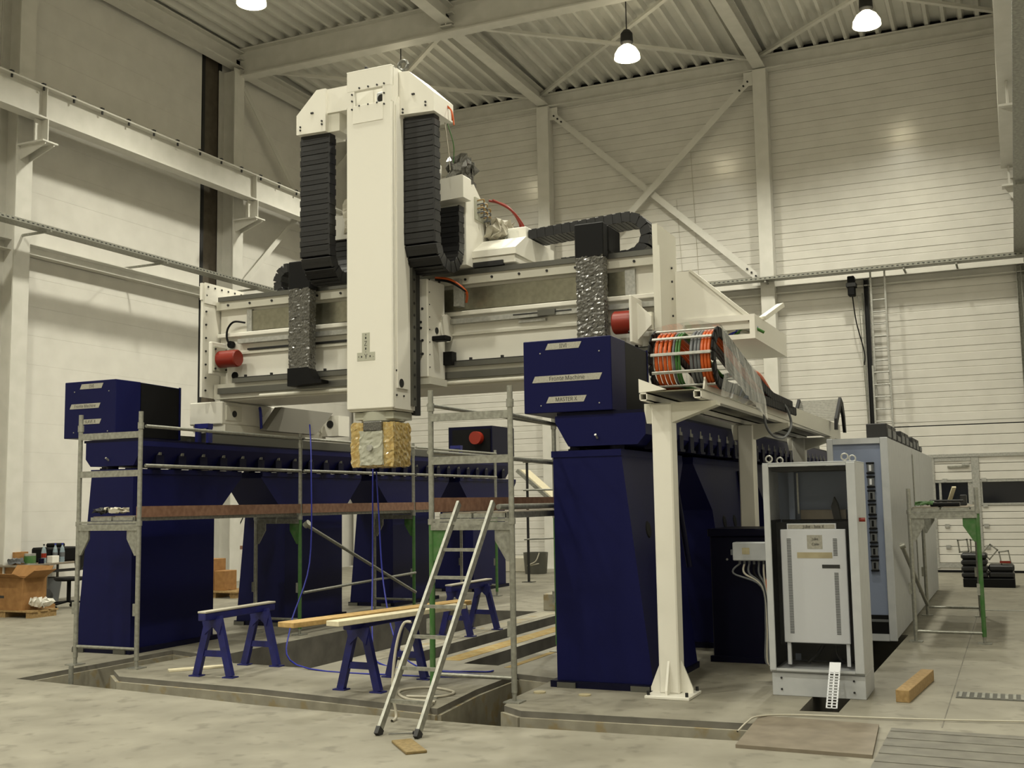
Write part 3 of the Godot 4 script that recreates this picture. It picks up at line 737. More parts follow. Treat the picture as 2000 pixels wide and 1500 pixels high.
func build_beds() -> void:
	var zs := [-9.7, -12.74, -15.78, -18.82]
	var wr := ["nearest blue pedestal of the right row, with slanted outer side", "second blue pedestal of the right row behind the white post", "third blue pedestal of the right row", "farthest blue pedestal of the right row"]
	var wl := ["nearest blue pedestal of the left row behind the scaffold", "second blue pedestal of the left row behind the scaffold", "third blue pedestal of the left row behind the scaffold", "farthest blue pedestal of the left row"]
	for i in 4:
		pedestal(wr[i], 1, zs[i], zs[i] - 1.5, i == 0, i == 3)
		var z: float = -10.2 - 3.03 * i
		pedestal(wl[i], -1, z, z - 1.48, i == 0, i == 3)
	machine_bed("long blue machine bed with clamp brackets on the right row of pedestals", 1, -9.72, -20.6)
	machine_bed("long blue machine bed with clamp brackets on the left row of pedestals", -1, -10.22, -20.9)
	end_box("dark blue box with three tape labels at the end of the right bed", -4.24, -3.35, -9.68, 2.535, 3.23,
		[[-4.01, -3.64, 3.135, 0.06, "IIVI"], [-4.15, -3.44, 2.825, 0.062, "Fronte Machine"], [-4.01, -3.60, 2.625, 0.06, "MASTER X"]])
	end_box("dark blue box with three tape labels at the end of the left bed", -10.68, -9.85, -10.18, 2.565, 3.262,
		[[-10.43, -10.05, 3.165, 0.062, "IIVI"], [-10.59, -10.09, 2.925, 0.06, "Fronte Machine"], [-10.43, -10.07, 2.73, 0.06, "SLAVE X"]])
	# far end stop of the left bed
	var t := th("bed_end_box", "dark blue far end box of the left bed with a red buffer disc", "machine cover", Vector3(-9.9, 2.6, -20.2), "blue bed end boxes")
	bx(t, "cover", M.bluedk, -10.4, -9.42, 2.54, 3.22, -20.95, -19.9)
	bx(t, "front_plate", M.black, -10.3, -9.46, 2.70, 3.16, -19.9, -19.87)
	tb(t, "buffer", M.red, Vector3(-9.72, 2.98, -19.87), Vector3(-9.72, 2.98, -19.72), 0.13, 18)
	# small rail clamps standing on the left bed
	for z in [-11.5, -16.3, -18.7]:
		var c := th("rail_clamp", "small blue rail clamp on the left bed, %s" % {-11.5: "beside the white gantry foot", -16.3: "halfway along the bed", -18.7: "near the far end box"}[z], "clamp", Vector3(-9.6, 2.53, z), "rail clamps on the left bed")
		bx(c, "yoke", M.blueworn, -9.72, -9.5, 2.72, 2.78, z - 0.05, z + 0.05)
		for x in [-9.70, -9.52]: bx(c, "leg", M.blueworn, x - 0.02, x + 0.02, 2.53, 2.72, z - 0.04, z + 0.04)

func build_gantry() -> void:
	var t := th("gantry_beam", "long white gantry cross beam spanning both machine beds", "gantry beam", Vector3(-6.7, 2.8, -12.5))
	var XA := -9.78
	var XB := -3.56
	bx(t, "box_body", M.white, XA, XB, 3.12, 4.42, -12.02, -13.0, 0.01)
	bx(t, "top_rail_seat", M.white2, XA, XB, 4.36, 4.47, -11.93, -12.3)
	bx(t, "guide_rail", M.rail, XA + 0.05, XB, 4.47, 4.53, -11.90, -12.02)
	var z := XA + 0.2
	while z < XB - 0.05:
		tb(t, "bolt", M.dark, Vector3(z, 4.415, -11.93), Vector3(z, 4.415, -11.915), 0.016, 6); z += 0.36
	# machined stainless panel in its frame
	bx(t, "stainless_panel", M.inox, -9.22, -3.95, 4.05, 4.32, -12.02, -11.985)
	bx(t, "panel_frame", M.alu, -9.30, -9.22, 4.03, 4.34, -12.02, -11.97); bx(t, "panel_frame", M.alu, -3.95, -3.83, 4.03, 4.34, -12.02, -11.97)
	bx(t, "rib", M.white, XA, XB, 3.98, 4.035, -12.02, -11.95, 0.008)
	bx(t, "scale_holder", M.alu, -9.42, -3.6, 3.88, 3.94, -12.02, -11.93)
	bx(t, "scale_groove", M.dark, -9.3, -7.6, 3.79, 3.815, -12.02, -11.985)
	bx(t, "scale_groove", M.dark, -5.35, -4.6, 3.965 - 0.05, 3.98 - 0.05, -11.935, -11.925)
	bx(t, "read_head", M.alu, -5.3, -4.95, 3.83, 3.86, -12.02, -11.97); bx(t, "read_head", M.rail, -5.02, -4.80, 3.88, 3.95, -11.95, -11.90)
	bx(t, "ledge", M.white2, XA, XB, 3.74, 3.77, -12.02, -11.98)
	bx(t, "lower_rail_seat", M.white2, XA, XB, 3.14, 3.34, -11.90, -12.1)
	bx(t, "lower_guide_rail", M.rail, XA + 0.35, XB, 3.34, 3.40, -11.84, -11.98)
	bx(t, "lower_strip", M.dark, XA + 0.35, XB, 3.40, 3.42, -11.90, -12.02)
	var q := XA + 0.5
	while q < XB - 0.05:
		tb(t, "bolt", M.dark, Vector3(q, 3.42, -11.93), Vector3(q, 3.45, -11.93), 0.02, 6); q += 0.42
	bx(t, "rack", M.rail, XA + 0.1, XB, 3.20, 3.28, -11.90, -11.85)
	tb(t, "lubrication_pipe", M.white2, Vector3(-9.0, 3.15, -11.88), Vector3(-3.8, 3.15, -11.88), 0.03, 8)
	# left end plate with its screw holes
	var whole := t
	t = th("gantry_end_plate", "tall white left end plate of the gantry beam with red buffer", "end plate", Vector3(-9.8, 3.16, -12.0), "gantry end plates")
	px(t, "left_end_plate", M.white, [Vector2(-11.68, 3.16), Vector2(-11.68, 4.47), Vector2(-11.66, 4.47), Vector2(-11.66, 4.70), Vector2(-12.50, 4.70), Vector2(-12.50, 3.16)], -9.84, -9.80)
	px(t, "end_plate_cover", M.white, [Vector2(-11.70, 4.43), Vector2(-11.70, 4.71), Vector2(-12.52, 4.71), Vector2(-12.52, 4.43)], -9.80, -9.785)
	for y in [3.25, 3.42, 3.60, 3.78, 3.96, 4.14, 4.32, 4.54]:
		tb(t, "screw", M.dark, Vector3(-9.80, y, -11.74), Vector3(-9.785, y, -11.74), 0.014, 6)
	for k in 6: tb(t, "screw", M.dark, Vector3(-9.79, 4.66, -11.76 - k * 0.14), Vector3(-9.775, 4.66, -11.76 - k * 0.14), 0.014, 6)
	# right end plate and the sheet-metal cable arm
	t = th("gantry_end_plate", "white right end plate of the gantry beam with tapered cable arm", "end plate", Vector3(-3.4, 3.2, -12.4), "gantry end plates")
	px(t, "right_end_plate", M.white2, [Vector2(-11.80, 3.2), Vector2(-11.80, 4.79), Vector2(-12.55, 4.79), Vector2(-12.55, 3.2)], -3.56, -3.50)
	px(t, "end_plate_cover", M.white2, [Vector2(-11.80, 3.4), Vector2(-11.80, 4.54), Vector2(-12.35, 4.42), Vector2(-12.35, 3.4)], -3.50, -3.48)
	for y in [3.6, 3.8, 4.0, 4.2, 4.36]: tb(t, "screw", M.dark, Vector3(-3.48, y, -12.25), Vector3(-3.465, y, -12.25), 0.014, 6)
	pz(t, "tapered_bracket", M.white, [Vector2(-3.50, 3.62), Vector2(-3.50, 4.36), Vector2(-3.33, 4.35), Vector2(-2.70, 3.79), Vector2(-2.62, 3.62)], -12.48, -12.56)
	pz(t, "bracket_flange", M.white2, [Vector2(-3.33, 4.35), Vector2(-3.31, 4.37), Vector2(-2.66, 3.79), Vector2(-2.70, 3.77)], -12.46, -12.80)
	var arm := MB.new()
	arm.bb(-3.4, -2.64, 3.71, 3.78, -12.44, -12.50); arm.bb(-3.4, -2.64, 3.50, 3.555, -12.44, -12.50); arm.bb(-2.64, -2.58, 3.50, 3.78, -12.44, -12.50)
	arm.bb(-2.60, -2.58, 3.50, 3.78, -12.501, -14.35); arm.bb(-3.4, -2.601, 3.50, 3.52, -12.501, -14.35); arm.bb(-3.4, -2.601, 3.76, 3.78, -12.501, -14.35)
	put(arm, t, "cable_arm", M.white)
	var st := MB.new(); bar(st, Vector3(-2.58, 3.79, -12.9), Vector3(-2.42, 3.98, -13.2), 0.10, 0.05); put(st, t, "arm_strut", M.white2)
	for k in 9:
		var x := -3.25 + k * 0.07
		sw(t, "arm_cable", [M.cgrey, M.hose, M.cblue, M.cgreen, M.plastic][k % 5], [Vector3(x - 0.15, 3.56, -12.56), Vector3(x, 3.62 + (k % 3) * 0.02, -12.53), Vector3(x + 0.18, 3.58 + (k % 2) * 0.06, -12.6)], 0.018)
	# gantry foot on the left bed
	t = th("bed_carriage", "white gantry carriage box riding on the left machine bed", "carriage", Vector3(-9.9, 2.66, -13.1), "bed carriages")
	bx(t, "left_foot", M.white, -10.18, -9.63, 2.80, 3.11, -11.88, -14.3, 0.015)
	bx(t, "foot_skirt", M.white2, -10.14, -9.60, 2.70, 2.80, -11.92, -14.3)
	bx(t, "foot_plate", M.white2, -9.63, -9.61, 2.86, 3.06, -11.96, -12.28)
	tb(t, "foot_hole", M.dark, Vector3(-9.61, 2.95, -12.12), Vector3(-9.60, 2.95, -12.12), 0.045, 12)
	px(t, "foot_cover", M.putty, [Vector2(-12.55, 2.74), Vector2(-12.9, 3.09), Vector2(-14.2, 3.09), Vector2(-13.75, 2.74)], -9.52, -9.40)
	bx(t, "far_foot_box", M.white, -9.62, -9.3, 2.74, 3.05, -14.2, -14.5)
	tb(t, "far_foot_hole", M.dark, Vector3(-9.45, 2.92, -14.2), Vector3(-9.45, 2.92, -14.19), 0.06, 12)
	sw(t, "hose", M.cblue, [Vector3(-9.6, 2.95, -12.7), Vector3(-9.55, 3.06, -12.6), Vector3(-9.5, 3.0, -12.55), Vector3(-9.52, 2.75, -12.6)], 0.02)
	t = th("bed_carriage", "white gantry carriage hidden behind the right tape-labelled box", "carriage", Vector3(-3.5, 2.66, -13.1), "bed carriages")
	bx(t, "right_foot", M.white, -3.75, -3.2, 2.80, 3.11, -11.88, -14.3, 0.015)
	bx(t, "foot_skirt", M.white2, -3.78, -3.16, 2.67, 2.80, -11.9, -14.3)
	# red buffers
	for s in 2:
		var x: float = [-9.62, -3.76][s]
		var y: float = [3.66, 3.68][s]
		var zc: float = [-11.80, -11.70][s]
		var d: float = [1.0, -1.0][s]
		var rr: float = [0.115, 0.13][s]
		var ln: float = [0.28, 0.20][s]
		var bf := th("red_buffer", ["red cylindrical buffer at the left end of the gantry beam", "red cylindrical buffer at the right end of the gantry beam"][s], "buffer", Vector3(x, y - 0.2, zc), "red gantry buffers")
		if s == 0:
			bx(bf, "mount_plate", M.plate, x, x + 0.025, y - 0.17, y + 0.17, zc - 0.15, zc + 0.13, 0.008)
			bx(bf, "mount_block", M.white, x - 0.06, x, y - 0.21, y + 0.23, zc - 0.16, zc + 0.15, 0.012)
		else:
			pz(bf, "gusset", M.white, [Vector2(x, y + 0.24), Vector2(x, y - 0.24), Vector2(-3.57, y - 0.05), Vector2(-3.57, y + 0.05)], zc - 0.03, zc + 0.0)
			bx(bf, "mount_plate", M.white, x, x + 0.03, y - 0.26, y + 0.27, zc - 0.2, zc + 0.2, 0.01)
			bx(bf, "mount_arm", M.white2, x + 0.03, -3.57, y - 0.1, y + 0.1, zc - 0.12, zc - 0.03)
		for e in [[-1, -1], [-1, 1], [1, -1], [1, 1]]: tb(bf, "bolt", M.dark, Vector3(x + d * 0.02, y + e[0] * 0.13, zc + e[1] * 0.11), Vector3(x + d * 0.04, y + e[0] * 0.13, zc + e[1] * 0.11), 0.014, 6)
		var cc := MB.new(); cc.lathe([[0.0, 0.0], [rr, 0.0], [rr, ln], [rr - 0.012, ln + 0.015], [0.0, ln + 0.015]], Vector3(x + d * 0.025, y, zc), Vector3(d, 0, 0), 24)
		put(cc, bf, "cylinder", M.red)
	t = whole
	sw(t, "sensor_cable", M.black, [Vector3(-9.32, 4.16, -11.96), Vector3(-9.48, 4.18, -11.93), Vector3(-9.58, 4.10, -11.93), Vector3(-9.60, 3.98, -11.93), Vector3(-9.57, 3.88, -11.95)], 0.014)
	tb(t, "sensor", M.black, Vector3(-9.56, 3.88, -12.0), Vector3(-9.56, 3.88, -11.95), 0.05, 12)
	tb(t, "port", M.black, Vector3(-9.52, 3.46, -12.03), Vector3(-9.52, 3.46, -12.0), 0.05, 12)

func build_ram() -> void:
	var t := th("ram_column", "tall white vertical ram with Z and Y axis sign", "machine ram", Vector3(-6.6, 2.77, -11.0))
	var x0 := -6.90
	var x1 := -6.29
	# front with a real opening near the top
	var zf := -10.70
	bx(t, "front_plate", M.white, x0, x1, 2.77, 6.34, zf, zf - 0.05, 0.012)
	bx(t, "front_plate", M.white, x0, x1, 6.51, 6.76, zf, zf - 0.05, 0.012)
	bx(t, "front_plate", M.white, x0, -6.79, 6.33, 6.52, zf - 0.001, zf - 0.05); bx(t, "front_plate", M.white, -6.41, x1, 6.33, 6.52, zf - 0.001, zf - 0.05)
	bx(t, "side_plate", M.white, x0, x0 + 0.04, 2.77, 6.76, zf - 0.05, -11.28); bx(t, "side_plate", M.white, x1 - 0.04, x1, 2.77, 6.76, zf - 0.05, -11.28)
	bx(t, "back_plate", M.white, x0, x1, 2.77, 6.76, -11.24, -11.28); bx(t, "top_rim", M.white, x0, x1, 6.745, 6.765, zf, zf - 0.12, 0.005)
	bx(t, "bottom_plate", M.white2, x0 + 0.02, x1 - 0.02, 2.75, 2.78, zf - 0.03, -11.26)
	bx(t, "inner_shelf", M.white2, x0 + 0.04, x1 - 0.04, 6.30, 6.33, zf - 0.05, -11.24)
	bx(t, "inner_motor", M.plastic, -6.62, -6.44, 6.33, 6.55, -10.9, -11.15, 0.02); tb(t, "inner_motor_hub", M.dark, Vector3(-6.53, 6.45, -10.9), Vector3(-6.53, 6.45, -10.87), 0.05, 12)
	bx(t, "hatch_cover", M.white, -6.81, -6.40, 6.12, 6.335, zf + 0.006, zf, 0.003)
	for q in [[-6.82, 6.48], [-6.82, 6.40], [-6.82, 6.30], [-6.72, 6.545], [-6.6, 6.545], [-6.48, 6.545], [-6.385, 6.545], [-6.385, 6.43], [-6.385, 6.30], [-6.72, 6.33], [-6.6, 6.33], [-6.48, 6.33]]:
		tb(t, "screw", M.dark, Vector3(q[0], q[1], zf), Vector3(q[0], q[1], zf + 0.012), 0.011, 6)
	# side cover with its pointed top, rails and back strip
	var sc := MB.new()
	sc.prism(PackedVector2Array([Vector2(-10.78, 3.0), Vector2(-10.78, 6.30), Vector2(-10.84, 6.42), Vector2(-10.98, 6.30), Vector2(-10.98, 4.9), Vector2(-11.03, 4.6), Vector2(-11.03, 3.0)]), Vector3(x1, 0, 0), Vector3(0, 0, 1), Vector3.UP, Vector3(0.02, 0, 0))
	put(sc, t, "side_cover", M.white)
	tb(t, "side_hole", M.dark, Vector3(x1 + 0.0, 3.06, -10.86), Vector3(x1 + 0.025, 3.06, -10.86), 0.05, 14)
	for q in [[3.2, -10.78], [3.2, -10.94], [2.92, -10.78], [2.92, -10.94]]: tb(t, "screw", M.dark, Vector3(x1, q[0], q[1]), Vector3(x1 + 0.012, q[0], q[1]), 0.012, 6)
	bx(t, "guide_rail", M.rail, x1, x1 + 0.035, 2.82, 5.0, -11.10, -11.18)
	var y := 2.9
	while y < 4.9:
		tb(t, "bolt", M.dark, Vector3(x1 + 0.03, y, -11.14), Vector3(x1 + 0.04, y, -11.14), 0.018, 6); y += 0.14
	bx(t, "back_strip", M.dark, x1 - 0.05, x1 + 0.01, 2.72, 6.0, -11.20, -11.32)
	# lifting eyes
	for q in [[-6.36, -11.1, true], [-6.86, -11.1, false]]:
		tb(t, "eye_bolt_stem", M.rail, Vector3(q[0], 6.76, q[1]), Vector3(q[0], 6.84, q[1]), 0.03, 10)
		if q[2]:
			var ring := []
			for k in 17: ring.append(Vector3(q[0] + cos(TAU * k / 16.0) * 0.06, 6.90 + sin(TAU * k / 16.0) * 0.06, q[1]))
			var b := MB.new(); b.sweep(ring, 0.02, 8); put(b, t, "eye_bolt_ring", M.rail)
		else: bx(t, "eye_bolt_ring", M.dark, q[0] - 0.012, q[0] + 0.012, 6.82, 6.97, q[1] - 0.05, q[1] + 0.05, 0.01)
	# axis sign
	var sg := MB.new()
	sg.prism(PackedVector2Array([Vector2(-6.755, 3.325), Vector2(-6.52, 3.325), Vector2(-6.52, 3.42), Vector2(-6.59, 3.42), Vector2(-6.59, 3.645), Vector2(-6.69, 3.645), Vector2(-6.69, 3.42), Vector2(-6.755, 3.42)]), Vector3(0, 0, zf), Vector3.RIGHT, Vector3.UP, Vector3(0, 0, 0.004))
	put(sg, t, "axis_sign", M.plate)
	text(t, "sign_lettering", "Z", M.ink, Vector3(-6.64, 3.52, zf + 0.004), 0.055); text(t, "sign_lettering", "Y", M.ink, Vector3(-6.637, 3.372, zf + 0.004), 0.055)
	text(t, "sign_lettering", "+", M.ink, Vector3(-6.64, 3.622, zf + 0.004), 0.035); text(t, "sign_lettering", "+", M.ink, Vector3(-6.735, 3.372, zf + 0.004), 0.03); text(t, "sign_lettering", "-", M.ink, Vector3(-6.64, 3.43, zf + 0.004), 0.04); text(t, "sign_lettering", "-", M.ink, Vector3(-6.54, 3.372, zf + 0.004), 0.04)
	for q in [[0.0, 3.585, 0.012], [0.0, 3.462, 0.012], [-0.055, 3.372, 0.01], [0.058, 3.372, 0.01]]:
		bx(t, "sign_arrow", M.ink, -6.64 + q[0] - q[2] * 0.7, -6.64 + q[0] + q[2] * 0.7, q[1] - q[2], q[1] + q[2], zf + 0.003, zf + 0.006)
	# vertical energy chains, each a loop hanging from its hood on the ram
	for s in 2:
		var xa: float = [-7.71, -6.275][s]; var xb: float = [-7.29, -5.86][s]
		var ch := th("energy_chain", ["black energy chain hanging in a loop left of the white ram", "black energy chain hanging in a loop right of the white ram"][s], "energy chain", Vector3((xa + xb) / 2, 4.3, -11.3), "black vertical energy chains")
		var xm := (xa + xb) / 2
		var path := [Vector3(xm, 6.18, -11.0)]
		path.append(Vector3(xm, 4.74, -11.0))
		path.append_array(arc(Vector3(xm, 4.74, -11.30), Vector3(0, 0, 1), Vector3(0, -1, 0), 0.30, 8, 172, 14))
		path.append(Vector3(xm, 4.76, -11.60)); path.append(Vector3(xm, 5.32, -11.60))
		energy_chain(ch, path, Vector3.RIGHT, xb - xa, 0.13, 0.125, M.chain)
		if s == 1:
			pz(ch, "hood", M.white, [Vector2(-6.285, 6.20), Vector2(-6.285, 6.72), Vector2(-6.15, 6.71), Vector2(-5.82, 6.40), Vector2(-5.82, 6.18)], -10.86, -11.34)
			pz(ch, "lower_hood", M.white, [Vector2(-6.24, 5.30), Vector2(-6.24, 5.56), Vector2(-5.80, 5.60), Vector2(-5.78, 5.58), Vector2(-5.78, 5.32)], -11.50, -11.715)
			for q in [[-5.93, 6.30], [-5.93, 6.26], [-6.23, 6.26], [-6.23, 6.22], [-6.1, 6.42], [-6.08, 6.42]]:
				tb(ch, "screw", M.dark, Vector3(q[0], q[1], -10.86), Vector3(q[0], q[1], -10.848), 0.012, 6)
			for q in [[-5.83, 6.35, -5.74, 6.10], [-5.83, 6.33, -5.76, 6.16]]:
				sw(ch, "cable", M.orange, [Vector3(q[0], q[1], -11.2), Vector3((q[0] + q[2]) / 2 + 0.02, (q[1] + q[3]) / 2 + 0.04, -11.2), Vector3(q[2], q[3], -11.2)], 0.010)
			sw(ch, "cable", M.cgreen, [Vector3(-5.85, 6.15, -11.25), Vector3(-5.80, 5.9, -11.3), Vector3(-5.83, 5.7, -11.35)], 0.006)
			sw(ch, "cable", M.hose, [Vector3(-5.86, 6.15, -11.2), Vector3(-5.84, 5.8, -11.25), Vector3(-5.85, 5.6, -11.3)], 0.006)
		else:
			pz(ch, "hood", M.white, [Vector2(-7.72, 6.18), Vector2(-7.72, 6.42), Vector2(-7.43, 6.70), Vector2(-7.30, 6.70), Vector2(-7.30, 6.17)], -10.86, -11.30)
			pz(ch, "hood_link", M.white, [Vector2(-7.30, 6.40), Vector2(-7.30, 6.70), Vector2(-6.905, 6.70), Vector2(-6.905, 6.40)], -10.90, -11.24)
			px(ch, "hood_brace", M.white2, [Vector2(-10.92, 6.17), Vector2(-11.24, 6.17), Vector2(-11.24, 6.40), Vector2(-10.92, 6.40)], -7.30, -7.14)
			pz(ch, "lower_hood", M.white, [Vector2(-7.75, 5.0), Vector2(-7.75, 5.3), Vector2(-7.2, 5.3), Vector2(-7.2, 5.0)], -11.50, -11.715)
			for q in [[-7.35, 6.30], [-7.35, 6.26], [-7.66, 6.27], [-7.66, 6.23], [-7.5, 6.42], [-7.48, 6.42]]:
				tb(ch, "screw", M.dark, Vector3(q[0], q[1], -10.86), Vector3(q[0], q[1], -10.848), 0.012, 6)
			for k in 4:
				sw(ch, "cable", [M.cblue, M.black, M.cgrey, M.cblue][k], [Vector3(-7.2 + k * 0.06, 6.2, -11.2), Vector3(-7.18 + k * 0.05, 5.6, -11.25), Vector3(-7.2 + k * 0.04, 5.0, -11.3), Vector3(-7.25 + k * 0.03, 4.6, -11.4)], 0.02)
			crumple(ch, "wrapped_connector", M.hose, -7.25, -7.10, 5.0, 5.42, -11.20, -11.36, 0.03, 0.04, 31)
	# spindle nose and the wrapped head
	var h := th("milling_head", "milling head wrapped in amber film and clear foil under the white ram", "milling head", Vector3(-6.6, 2.12, -10.95))
	tb(h, "flange", M.plate, Vector3(-6.58, 2.64, -10.98), Vector3(-6.58, 2.745, -10.98), 0.25, 24)
	bx(h, "collar", M.plate, -6.84, -6.33, 2.66, 2.74, -10.78, -11.2)
	tb(h, "neck", M.rail, Vector3(-6.57, 2.55, -10.98), Vector3(-6.57, 2.65, -10.98), 0.22, 24)
	crumple(h, "wrapping", M.amber, -6.86, -6.30, 2.12, 2.62, -10.73, -11.12, 0.009, 0.03, 12, 0.04)
	crumple(h, "front_plate", M.plate, -6.73, -6.43, 2.14, 2.52, -10.70, -10.74, 0.008, 0.03, 14)
	bx(h, "dark_band", M.foil, -6.68, -6.44, 2.52, 2.63, -10.69, -10.76, 0.01)
	tb(h, "spindle_hole", M.alu, Vector3(-6.58, 2.33, -10.70), Vector3(-6.58, 2.33, -10.665), 0.035, 12)

func build_carriage() -> void:
	var t := th("cross_slide", "white cross slide box carrying the ram on the gantry beam", "machine carriage", Vector3(-6.5, 3.1, -11.9))
	bx(t, "front_box", M.white, -7.2, -6.28, 3.20, 4.36, -11.46, -11.84, 0.012)
	bx(t, "side_box", M.white, -6.52, -6.22, 3.18, 4.36, -11.40, -11.84, 0.012)
	bx(t, "ram_guide", M.dark, -6.80, -6.36, 2.95, 4.36, -11.30, -11.46)
	var bs := MB.new(); bs.lathe([[0.0, 0.0], [0.17, 0.0], [0.17, 0.1], [0.0, 0.1]], Vector3(-6.30, 3.82, -11.86), Vector3(1, 0, 0), 20); put(bs, t, "drive_housing", M.white)
	for y in [4.28, 4.21, 4.14, 3.90, 3.77, 3.62, 3.52, 3.36]:
		bx(t, "slot", M.rail, -6.49, -6.42, y - 0.012, y + 0.012, -11.40, -11.39)
	for q in [[-6.31, 3.84], [-6.31, 3.77], [-6.46, 3.62], [-6.38, 3.62], [-6.29, 3.62], [-6.38, 3.57], [-6.38, 3.46], [-6.29, 3.46], [-6.36, 4.33], [-6.36, 4.18], [-6.29, 4.0]]:
		tb(t, "hole", M.dark, Vector3(q[0], q[1], -11.40), Vector3(q[0], q[1], -11.39), 0.016, 8)
	var k := 0
	while k < 9:
		tb(t, "edge_screw", M.dark, Vector3(-6.22, 3.3 + k * 0.15, -11.44), Vector3(-6.212, 3.3 + k * 0.15, -11.44), 0.008, 6); k += 1
	tb(t, "side_hole", M.dark, Vector3(-6.22, 3.76, -11.62), Vector3(-6.212, 3.76, -11.62), 0.04, 12)
	bx(t, "handle", M.black, -6.24, -6.03, 3.62, 3.68, -11.5, -11.64, 0.012)
	bx(t, "lower_wiper", M.black, -6.22, -6.1, 3.36, 3.52, -11.78, -11.9); bx(t, "bottom_cover", M.white2, -6.9, -6.2, 3.10, 3.18, -11.42, -11.84)
	bx(t, "rail_block", M.rail, -6.6, -6.3, 3.42, 3.62, -11.30, -11.44)
	var slide := t
	# housing on top of the beam behind the chains
	t = th("slide_housing", "white housing with terminals and red hoses on top of the gantry beam", "machine housing", Vector3(-6.2, 4.55, -12.3))
	bx(t, "ram_back_guide", M.white, -7.1, -6.3, 4.56, 5.9, -11.74, -11.95, 0.01)
	px(t, "slide_housing", M.white, [Vector2(-11.72, 4.55), Vector2(-11.72, 5.42), Vector2(-11.95, 5.60), Vector2(-12.55, 5.15), Vector2(-12.75, 4.9), Vector2(-12.75, 4.55)], -6.9, -5.86)
	bx(t, "rear_saddle", M.white, -7.3, -5.3, 4.56, 4.66, -11.90, -13.1, 0.01)
	px(t, "saddle_cover", M.white, [Vector2(-11.88, 4.66), Vector2(-11.88, 4.74), Vector2(-12.2, 4.93), Vector2(-13.1, 4.93), Vector2(-13.1, 4.66)], -5.86, -5.28)
	bx(t, "saddle_box", M.white, -5.60, -5.34, 4.93, 5.10, -12.35, -12.75, 0.01)
	bx(t, "rail_shoe", M.dark, -5.85, -5.45, 4.54, 4.60, -11.88, -11.94)
	# terminal blocks, hoses and the small clear box on the housing
	bx(t, "terminal_plate", M.plate, -5.86, -5.84, 5.16, 5.44, -11.95, -12.3)
	for q in 3:
		for r in 4:
			sw(t, "terminal_wire", M.timber if r % 2 == 0 else M.cgrey, [Vector3(-5.84, 5.40 - r * 0.05 - q * 0.04, -12.0 - q * 0.09), Vector3(-5.76, 5.41 - r * 0.05 - q * 0.04, -12.02 - q * 0.09), Vector3(-5.78, 5.36 - r * 0.05 - q * 0.04, -12.05 - q * 0.09)], 0.010, 5)
	for q in [0.0, 0.05]:
		sw(t, "hose", M.red, [Vector3(-5.80 + q, 5.46, -12.25), Vector3(-5.62 + q, 5.40 - q, -12.4), Vector3(-5.52 + q, 5.22 - q, -12.55), Vector3(-5.52 + q, 5.05, -12.6)], 0.016)
	crumple(t, "cable_cluster", M.hose, -5.84, -5.62, 4.98, 5.20, -12.2, -12.6, 0.05, 0.045, 41)
	bx(t, "clear_box", M.film, -5.62, -5.44, 4.88, 5.06, -12.3, -12.5, 0.01)
	crumple(t, "wrapped_valves", M.foil, -6.18, -5.92, 5.60, 5.95, -11.84, -12.12, 0.05, 0.05, 44)
	t = slide
	for q in 2:
		sw(t, "carriage_cable", M.orange if q == 0 else M.black, [Vector3(-6.22, 4.40 - q * 0.02, -11.6), Vector3(-6.02, 4.36 - q * 0.03, -11.62), Vector3(-5.86, 4.22, -11.7), Vector3(-5.93, 4.12 + q * 0.1, -11.85)], 0.016)
	bx(t, "cable_bracket", M.alu, -6.10, -6.02, 4.08, 4.42, -11.84, -11.98)
	# horizontal energy chains on top of the gantry beam
	var c := th("energy_chain", "black energy chain lying along the right top of the gantry beam", "energy chain", Vector3(-4.5, 4.6, -12.6), "black horizontal energy chains")
	var p := [Vector3(-5.33, 5.00, -12.6), Vector3(-4.12, 5.07, -12.6)]
	p.append_array(arc(Vector3(-4.05, 4.84, -12.6), Vector3(1, 0, 0), Vector3(0, 1, 0), 0.235, 85, -85, 10))
	p.append(Vector3(-4.9, 4.60, -12.6))
	energy_chain(c, p, Vector3(0, 0, 1), 0.42, 0.12, 0.11, M.chain)
	var c2 := th("energy_chain", "black energy chain curling off the left top of the gantry beam", "energy chain", Vector3(-8.7, 4.6, -12.5), "black horizontal energy chains")
	var p2 := [Vector3(-7.5, 4.92, -12.5), Vector3(-8.75, 4.92, -12.5)]
	p2.append_array(arc(Vector3(-8.85, 4.74, -12.5), Vector3(1, 0, 0), Vector3(0, 1, 0), 0.20, 95, 265, 10))
	p2.append(Vector3(-8.0, 4.54, -12.5))
	energy_chain(c2, p2, Vector3(0, 0, 1), 0.42, 0.12, 0.11, M.chain)
	# wrapped vertical cable ducts in front of the beam
	for s in 2:
		var xa: float = [-8.42, -4.45][s]; var xb: float = [-8.08, -4.10][s]
		var d := th("wrapped_cable_duct", ["black cable duct wrapped in crinkled clear film, left of the ram", "black cable duct wrapped in crinkled clear film, right of the ram"][s], "cable duct", Vector3((xa + xb) / 2, 3.3, -11.8), "wrapped cable ducts")
		var top: float = [4.84, 4.86][s]
		bx(d, "upper_duct", M.black, xa, xb, 4.46, top, -11.68, -11.83, 0.01)
		tag(bx(self, "chain_guide_box", M.black, xa, xb + 0.2 * (1 - s), 4.56, top, -11.87, -12.28, 0.01), ["black box above the left wrapped duct on the gantry beam", "black box above the right wrapped duct on the gantry beam"][s], "machine cover", "black boxes on the gantry beam")
		crumple(d, "wrapped_sleeve", M.foil, xa + 0.01, xb - 0.01, 3.42 if s == 0 else 3.3, 4.48, -11.68, -11.82, 0.007, 0.02, 50 + s)
